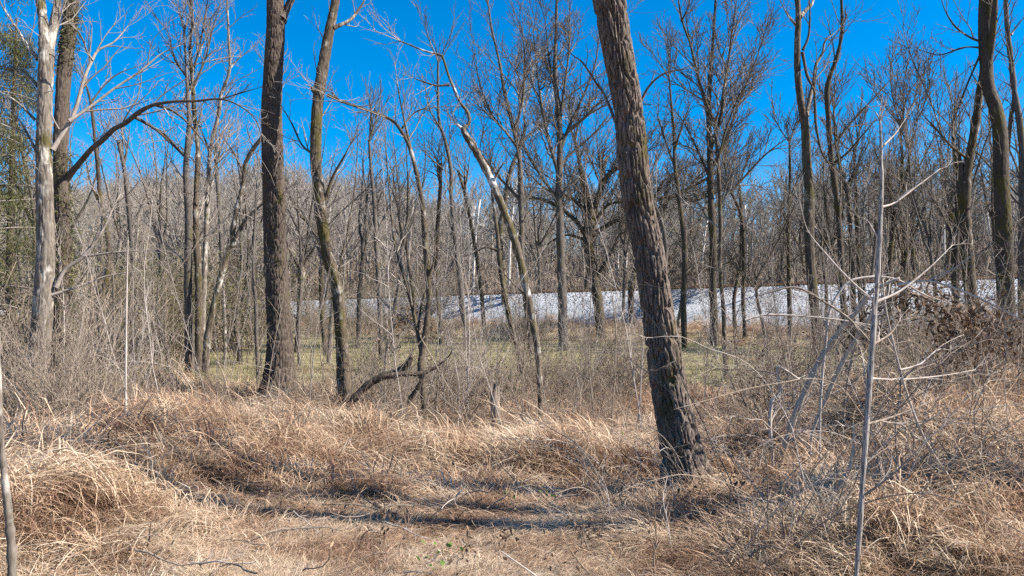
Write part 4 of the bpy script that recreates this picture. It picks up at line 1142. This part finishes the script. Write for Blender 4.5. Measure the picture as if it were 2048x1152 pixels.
for i in range(26):
    shrub(r.uniform(300, 900), r.uniform(50, 62), r.uniform(2.6, 4.6), int(r.choice([0, 1, 2, 3, 4])), 'tall brush partly hiding the white ballast', 'brush hiding the ballast', r)
for i in range(12):
    shrub(r.uniform(-40, 190), r.uniform(9.3, 11.5), r.uniform(1.2, 2.0), int(r.choice([0, 1, 2])), 'grey twiggy brush before the pale forked trunk', 'brush before the pale forked trunk', r)
r = np.random.default_rng(21)
ks = 0
for (x0, x1, d0, d1, h0, h1, n, mk, label, group) in [
        (0, 360, 11, 21, 1.5, 4.2, 46, ('cane', 'brush', 'twig'), 'thin bare sapling in the brush around the pale forked trunk', 'saplings by the pale forked trunk'),
        (430, 760, 11, 22, 1.2, 4.0, 34, ('brush', 'twig'), 'thin bare sapling standing round the oak and the crooked tree', 'saplings by the oak'),
        (700, 1000, 9.5, 22, 1.0, 4.5, 46, ('cane', 'brush', 'twig'), 'slender bare sapling standing about the twin stemmed tree', 'saplings by the twin stemmed tree'),
        (980, 1300, 9, 24, 1.0, 4.0, 56, ('cane', 'brush', 'brush'), 'thin upright sapling in the brush between slanting and leaning trees', 'saplings before the leaning trunk'),
        (1380, 1700, 8.5, 20, 1.0, 3.5, 46, ('cane', 'brush', 'twig'), 'thin bare sapling in the strip past the thick leaning trunk', 'saplings past the leaning trunk'),
        (1540, 2060, 7.6, 16, 1.0, 3.2, 60, ('brush', 'brush', 'twigd'), 'thin bare sapling in the tangle around the striped sapling', 'saplings in the vine tangle')]:
    for i in range(n):
        ks += 1
        sapling(r.uniform(x0, x1), r.uniform(d0, d1), r.uniform(h0, h1), 1000 + ks, mk[ks % len(mk)], label, group)


# tangled vine stems in the thicket: each one a long arch
def arch(px, D, seed, label, group, mk, hh=1.4, ln=2.0):
    r = np.random.default_rng(seed)
    p = at(px, 650, D)[0]; o0 = np.array((p[0], D, float(ground(p[0], D)) - .03))
    a = r.uniform(0, 6.28); d = np.array((math.cos(a) * .45, math.sin(a) * .45, 1.0)); pts = [np.zeros(3)]
    n = 9; L = ln * r.uniform(.7, 1.5)
    for k in range(n):
        d = unit(d + r.normal(size=3) * .12 + np.array((math.cos(a) * .06, math.sin(a) * .06, -.17 if k > 2 else 0))); pts.append(pts[-1] + d * L / n)
    P = np.array(pts); R = np.linspace(r.uniform(.0028, .0055), .0016, n + 1)
    tb = Tubes(); tb.add(spline(np.c_[P, R], 2)[:, :3], spline(np.c_[P, R], 2)[:, 3], 5)
    grow(tb, P, R, r, 9, .35, 1, .1, .0018, .2, den=5)
    o = link('bramble_vine', tb.mesh('bramble_vine'), M[mk]); o.location = o0
    tag(o, between(f"arching {'pale' if mk in ('cane', 'vine', 'twig') else 'brown'} bramble stem", px, D, 6.5, 11), 'vine', 'arching bramble stems')


for i in range(150):
    arch(r.uniform(1480, 2040), (r.uniform(4.9, 5.7) if i % 3 == 0 else r.uniform(7.3, 10.5)), 500 + i, 'arching bare bramble stem in the tangle around the striped sapling', 'bramble stems in the vine tangle', ('brush', 'brush', 'cane', 'twigd', 'brush')[i % 5])
for i in range(40):
    arch(r.uniform(1180, 1520), r.uniform(5.0, 8.5), 700 + i, 'low arching stem at the foot of the thick leaning trunk', 'stems at the leaning trunk', ('cane', 'brush')[i % 2], .6, 1.0)
for i in range(34):
    arch(r.uniform(-20, 420), r.uniform(9.5, 16), 800 + i, 'arching thin stem in the brush below the pale forked trunk', 'arching stems by the pale trunk', ('cane', 'brush', 'twig')[i % 3], 1.2, 2.2)
for i in range(24):
    arch(r.uniform(640, 1000), r.uniform(10.5, 15), 900 + i, 'arching thin stem about the fallen rotten branch', 'arching stems by the fallen branch', ('cane', 'brush', 'twig')[i % 3], 1.2, 2.0)


# dead leafy vine thrown over the thin stems
for seed, D, pts, lab, nl in [(5, 7.8, [(1690, 800, 4), (1715, 680, 5), (1760, 612, 5), (1815, 588, 4), (1870, 606, 4), (1915, 650, 3), (1938, 712, 2)], 'withered brown leafy vine draped over stems behind the striped sapling', 900),
                              (6, 8.2, [(1880, 820, 4), (1890, 700, 5), (1930, 640, 4), (1975, 640, 3), (2015, 690, 2)], 'withered leafy vine hanging in front of the big dark fork', 700),
                              (7, 13.5, [(770, 790, 4), (775, 690, 5), (800, 640, 4), (835, 640, 3), (868, 655, 2)], 'vine debris with curled tan leaves hung beside the twin stemmed tree', 420)]:
    o = stem('leafy_vine', lab, D, 'brush', pts, tw=1.6, seed=seed + 80, foot=True, L=.5)
    rl = np.random.default_rng(seed); C = spline(path3(pts, D, 0, seed + 80, .006), 8)[8:, :3]
    V, Q, T, ti = sprays(C, nl, .075, .013, rl, .9, .11)
    link('leaves', leaf_mesh('leaves', V, Q, T, ti, M['oldleaf'], o.location), None, o, 'stuff')


# dried weeds with curled black leaves
def weed(px, D, h, seed, label):
    r = np.random.default_rng(seed); p = at(px, 700, D)[0]; o0 = np.array((p[0], D, float(ground(p[0], D)) - .03))
    P = np.array([(0.02 * math.sin(k + seed), .02 * math.cos(k * 1.7), h * k / 6) for k in range(7)])
    tb = Tubes(); tb.add(P, np.linspace(.005, .002, 7), 5); grow(tb, P, np.linspace(.005, .002, 7), r, 5, .16, 0, .2, .0018, .3)
    root = thing('dried_weed', o0, label, 'weed'); link('stalk', tb.mesh('stalk'), M['brush'], root)
    V, Q, T, ti = sprays(P[2:], 34, .05, .009, r, .9, .04)
    link('leaves', leaf_mesh('leaves', V, Q, T, ti * .45, M['oldleaf']), None, root, 'stuff')


for k, (px, D, h, l) in enumerate([(768, 5.6, .32, 'withered weed with black curled leaves in the open straw'), (930, 5.2, .22, 'short withered weed beside the taller black leaved one'), (1010, 5.5, .25, 'little dark seed stalk at the edge of the shadow band'),
                                   (450, 8.3, .5, 'dark brown weed stalk on the bank below the oak'), (1170, 5.3, .3, 'dried weed with drooping dark leaves before the leaning trunk'), (1240, 6.4, .5, 'brown leafy weed by the leaning trunk foot'),
                                   (780, 8.8, .8, 'tall brown seed stalk between the straw heaps below the fallen branch'), (1480, 6.0, .6, 'withered leafy stalk on the sunny side of the leaning trunk')]):
    weed(px, D, h, 40 + k, l)


# ------------------------------------------------------------------ grass
def clump(seed, n, rad, L, th, droop, w, K=4, wav=.25, tint=(.0, 1.), comb=0):
    """n ribbon blades: base in a disc, start angle th (degrees from level), bending over by droop per segment."""
    r = np.random.default_rng(seed)
    q = rad * np.sqrt(r.random(n)); a0 = r.uniform(0, 6.28, n)
    p = np.stack([q * np.cos(a0), q * np.sin(a0), r.uniform(-.04, .05, n)], -1)
    az = r.uniform(0, 6.28, n) if not comb else r.normal(size=n) * comb; el = np.radians(r.uniform(th[0], th[1], n)); ln = L * r.uniform(.4, 1.15, n)
    ww = w * r.uniform(.5, 1.2, n)
    rows = []
    for k in range(K + 1):
        side = np.stack([-np.sin(az), np.cos(az), r.normal(size=n) * .35], -1)
        f = ww * (1 - (k / K) ** 2 * .85)
        rows += [p - side * f[:, None] * .5, p + side * f[:, None] * .5]
        d = np.stack([np.cos(el) * np.cos(az), np.cos(el) * np.sin(az), np.sin(el)], -1)
        p = p + d * (ln / K)[:, None]
        el = el - np.radians(droop) * r.uniform(.3, 1.5, n); az = az + r.normal(size=n) * wav
        el = np.where(p[:, 2] < .02, np.maximum(el, 0.0), el)
    V = np.stack(rows, 1).reshape(-1, 3)
    b = np.arange(n)[:, None] * (2 * (K + 1)) + np.arange(K)[None] * 2
    Q = np.stack([b, b + 1, b + 3, b + 2], -1).reshape(-1, 4)
    me = new_mesh('clump', V, Q, smooth=False)
    ti = np.repeat(r.uniform(tint[0], tint[1], n), 2 * (K + 1))
    at_ = me.attributes.new('tint', 'FLOAT', 'POINT'); at_.data.foreach_set('value', ti.astype(np.float32))
    return me


G = [clump(1 + k, 70, .17, .52, (50, 88), 34, .0060, 5, .3, (.40, .95)) for k in range(3)]                 # 0-2 tussock
G += [clump(11 + k, 75, .26, .52, (6, 40), 14, .0062, 4, .22, (.45, 1.0), .55) for k in range(3)]          # 3-5 combed matted straw
G += [clump(21 + k, 90, .20, .34, (20, 85), 30, .0045, 4, .7, (.15, .68)) for k in range(3)]               # 6-8 fine reddish curls
G += [clump(31 + k, 12, .16, .75, (60, 88), 16, .0036, 5, .2, (.5, 1.0)) for k in range(2)]                # 9-10 taller straw stalks
G += [clump(41 + k, 75, .15, .60, (35, 70), 30, .0062, 5, .22, (.40, 1.0), .5) for k in range(2)]          # 11-12 tussock fallen over to one side
G += [clump(61 + k, 16, .24, .40, (5, 60), 22, .0125, 4, .45, (.1, .9)) for k in range(2)]                # 13-14 broad withered leaves
for me in G:
    me.materials.append(M['straw'])
r = np.random.default_rng(5)


def field(n, d0, d1, margin=1.08, pw=1.0):
    D = np.sqrt(d0 ** 2 + (d1 ** 2 - d0 ** 2) * r.random(n) ** pw); u = r.uniform(-.66, .66, n) * margin
    return u * D, D


x1, y1 = field(28000, 3.8, 11.5, 1.15); x2, y2 = field(18000, 11.5, 22.5, 1.12)
X, Y = np.concatenate([x1, x2]), np.concatenate([y1, y2])
k = (r.random(len(X)) > lawn_zone(X, Y) * .97) & ((X ** 2 + Y ** 2) > 14)
X, Y = X[k], Y[k]
k = r.random(len(X)) < .30 + 1.1 * sst(.38, .60, vnoise(X * 1.5, Y * 1.5, 88)) + .6 * np.exp(-(((X + .4) / 2.7) ** 4 + ((Y - 5.2) / 1.7) ** 4))
X, Y = X[k], Y[k]
Z = ground(X, Y); e = .06
gxn, gyn = (ground(X + e, Y) - ground(X - e, Y)) / (2 * e), (ground(X, Y + e) - ground(X, Y - e)) / (2 * e)
n = len(X)
typ = fbm(X * .55, Y * .55, 61, 3) + .25 * r.normal(size=n)
flat = np.exp(-(((X + .5) / 2.6) ** 4 + ((Y - 5.5) / 1.9) ** 4))
pick = np.where(typ + .35 * (flat < .35) * (X < -1.5) > .16, r.integers(0, 3, n), np.where(typ > -.14, r.integers(3, 6, n), r.integers(6, 9, n)))
red = vnoise(X * .35 + 9, Y * .35, 77)
pick = np.where((Y > 7.5) & (r.random(n) < .55 * red + .1), r.integers(6, 9, n), pick)
pick = np.where(r.random(n) < flat * .85, r.integers(3, 6, n), pick)
pick = np.where((r.random(n) < .03) & (flat < .3), r.integers(9, 11, n), pick)
pick = np.where(r.random(n) < .10, r.integers(13, 15, n), pick)
scl = np.clip(.45 + .46 * r.gamma(2.0, .5, n), .45, 1.9) * (1 - .62 * flat) * (1 - .35 * sst(6, 4.2, Y)) * (1 - .2 * sst(8, 10, Y)) * (1 - .4 * sst(14, 18, Y)) * np.where(Y > 11.5, 1.25, 1.0)
rot = np.stack([np.arctan(gyn) * .8 + r.normal(size=n) * .12 * (1 - flat), -np.arctan(gxn) * .8 + r.normal(size=n) * .12 * (1 - flat), r.uniform(0, 6.28, n)], -1)
flow = 6.28 * 1.3 * vnoise(X * .55, Y * .55, 123) + r.normal(size=n) * .85
rot[:, 2] = flow
k = (pick < 3) & (r.random(n) < .6); pick = np.where(k, r.integers(11, 13, n), pick)
scatter('dry_grass', np.stack([X, Y, Z + .01], -1), rot, scl, pick, G)
# short lawn
LG = [clump(51 + k, 70, .35, .10, (30, 85), 20, .008, 2, .3) for k in range(3)]
for me in LG:
    me.materials.append(M['lawn'])
D = 15 + 37 * r.random(9000) ** 1.2; X = r.uniform(-.68, .68, 9000) * D; Y = D
k = (r.random(9000) < lawn_zone(X, Y)) & (track_d(X, Y) < -5)
X, Y = X[k], Y[k]; n = len(X)
scatter('lawn_grass', np.stack([X, Y, ground(X, Y)], -1), np.stack([np.zeros(n), np.zeros(n), r.uniform(0, 6.28, n)], -1), r.uniform(.7, 1.3, n), r.integers(0, 3, n), LG)
# dry tussocks along the foot of the bank and in the lawn's rough edge
n = 2600
s_ = -35 + 150 * r.random(n) ** 1.4; d_ = r.uniform(-8.5, -2.1, n)
pp = np.array([track_pt(a, b, 0) for a, b in zip(s_, d_)]); pp[:, 2] = np.maximum(ground(pp[:, 0], pp[:, 1]), TOE + (CREST - TOE) * (d_ + 3) / 3 - FALL * s_ - .1)
scatter('bank_grass', pp, np.stack([np.zeros(n), np.zeros(n), r.uniform(0, 6.28, n)], -1), r.uniform(.9, 1.8, n), r.integers(0, 3, n), G[0:3])
# dead weed stems standing in the straw
M['weedstem'] = bark('dead_weed_stem', (.16, .10, .06), (.36, .25, .165), bump=0)
wd = [proto_shrub(340 + k, .55, 7, 40 if k else 0, M['oldleaf'], .006, .5, .0014, 9) for k in range(3)]
wm = []
for a, b in wd:
    a.materials[0] = M['weedstem']; wm.append(a)
n = 300
x, y = field(n, 4.6, 15); k = r.random(n) > .8 * np.exp(-(((x + .5) / 2.6) ** 4 + ((y - 5.5) / 1.9) ** 4)); x, y = x[k], y[k]; n = len(x)
scatter('dead_weeds', np.stack([x, y, ground(x, y)], -1), np.stack([r.normal(size=n) * .15, r.normal(size=n) * .15, r.uniform(0, 6.28, n)], -1), r.uniform(.5, 1.1, n), r.integers(0, 3, n), wm)
# small green weeds
n = 26
x, y = field(n, 4.8, 11); gl = []
for k in range(2):
    V, Q, T, ti = sprays(np.array([(0, 0, .05), (.05, .02, .09), (-.04, .03, .12)]), 16, .035, .011, r, -.1, .05)
    gl.append(leaf_mesh('sprig', V, Q, T, ti, M['fresh']))
scatter('green_weeds', np.stack([x, y, ground(x, y) + .05], -1), np.stack([np.zeros(n), np.zeros(n), r.uniform(0, 6.28, n)], -1), r.uniform(.6, 1.3, n), r.integers(0, 2, n), gl)
# broken twigs lying about
stk = []
for k in range(4):
    rk = np.random.default_rng(70 + k); tb = Tubes(); q = [np.array((-.25, 0, .03))]; d = np.array((1., 0, .1))
    for j in range(5):
        d = unit(d + rk.normal(size=3) * .2); q.append(q[-1] + d * .11)
    q = np.array(q); tb.add(q, np.linspace(.007, .003, 6), 5); grow(tb, q, np.linspace(.007, .003, 6), rk, 4, .2, 0, .2, .002, .2)
    me = tb.mesh('stick'); me.materials.append(M[('brush', 'cane', 'twigd', 'brush')[k]]); stk.append(me)
n = 340
x, y = field(n, 4.2, 15)
scatter('twig_litter', np.stack([x, y, ground(x, y) + .1], -1), np.stack([r.normal(size=n) * .35, r.normal(size=n) * .35, r.uniform(0, 6.28, n)], -1), r.uniform(.4, 1.15, n), r.integers(0, 4, n), stk)
# fallen leaves
n = 1500
x, y = field(n, 4.2, 14); dl = []
for k in range(3):
    V, Q, T, ti = sprays(np.array([(0, 0, .02), (.1, .05, .06), (-.12, .04, .03)]), 5, .04, .011, r, 0, .09)
    dl.append(leaf_mesh('dead_leaf', V, Q, T, ti, M['oldleaf']))
scatter('fallen_leaves', np.stack([x, y, ground(x, y) + .06], -1), r.uniform(0, 6.28, (n, 3)) * np.array((.15, .15, 1)), r.uniform(.6, 1.2, n), r.integers(0, 3, n), dl)

# ------------------------------------------------------------------ trees just outside the frame whose shadows cross the straw
for k, (x, y, h, l) in enumerate([(6.9, 4.9, 12, 'grey trunk outside the view whose shadow crosses the open straw'), (9.6, 4.85, 13, 'second grey trunk outside the view beyond the first one')]):
    rr = np.random.default_rng(60 + k); z = float(ground(x, y)) - .1
    pts = np.array([(x + .12 * math.sin(j * .9 + k), y + .1 * math.cos(j * .7), z + h * j / 9) for j in range(10)])
    rt = thing('bare_tree', pts[0], l, 'tree'); tb = Tubes(); R = np.linspace(.20, .085, 10); tb.add(pts, R, 10)
    link('trunk', tb.mesh('trunk', pts[0]), M['grey'], rt)
    cr = Tubes(); grow(cr, pts, R, rr, 7, 1.8, 1, .4, .004, .78, den=1.5); link('crown', cr.mesh('crown', pts[0]), M['twig'], rt, 'stuff')
print('TRIS', sum(len(m.loops) - 2 * len(m.polygons) for m in bpy.data.meshes))
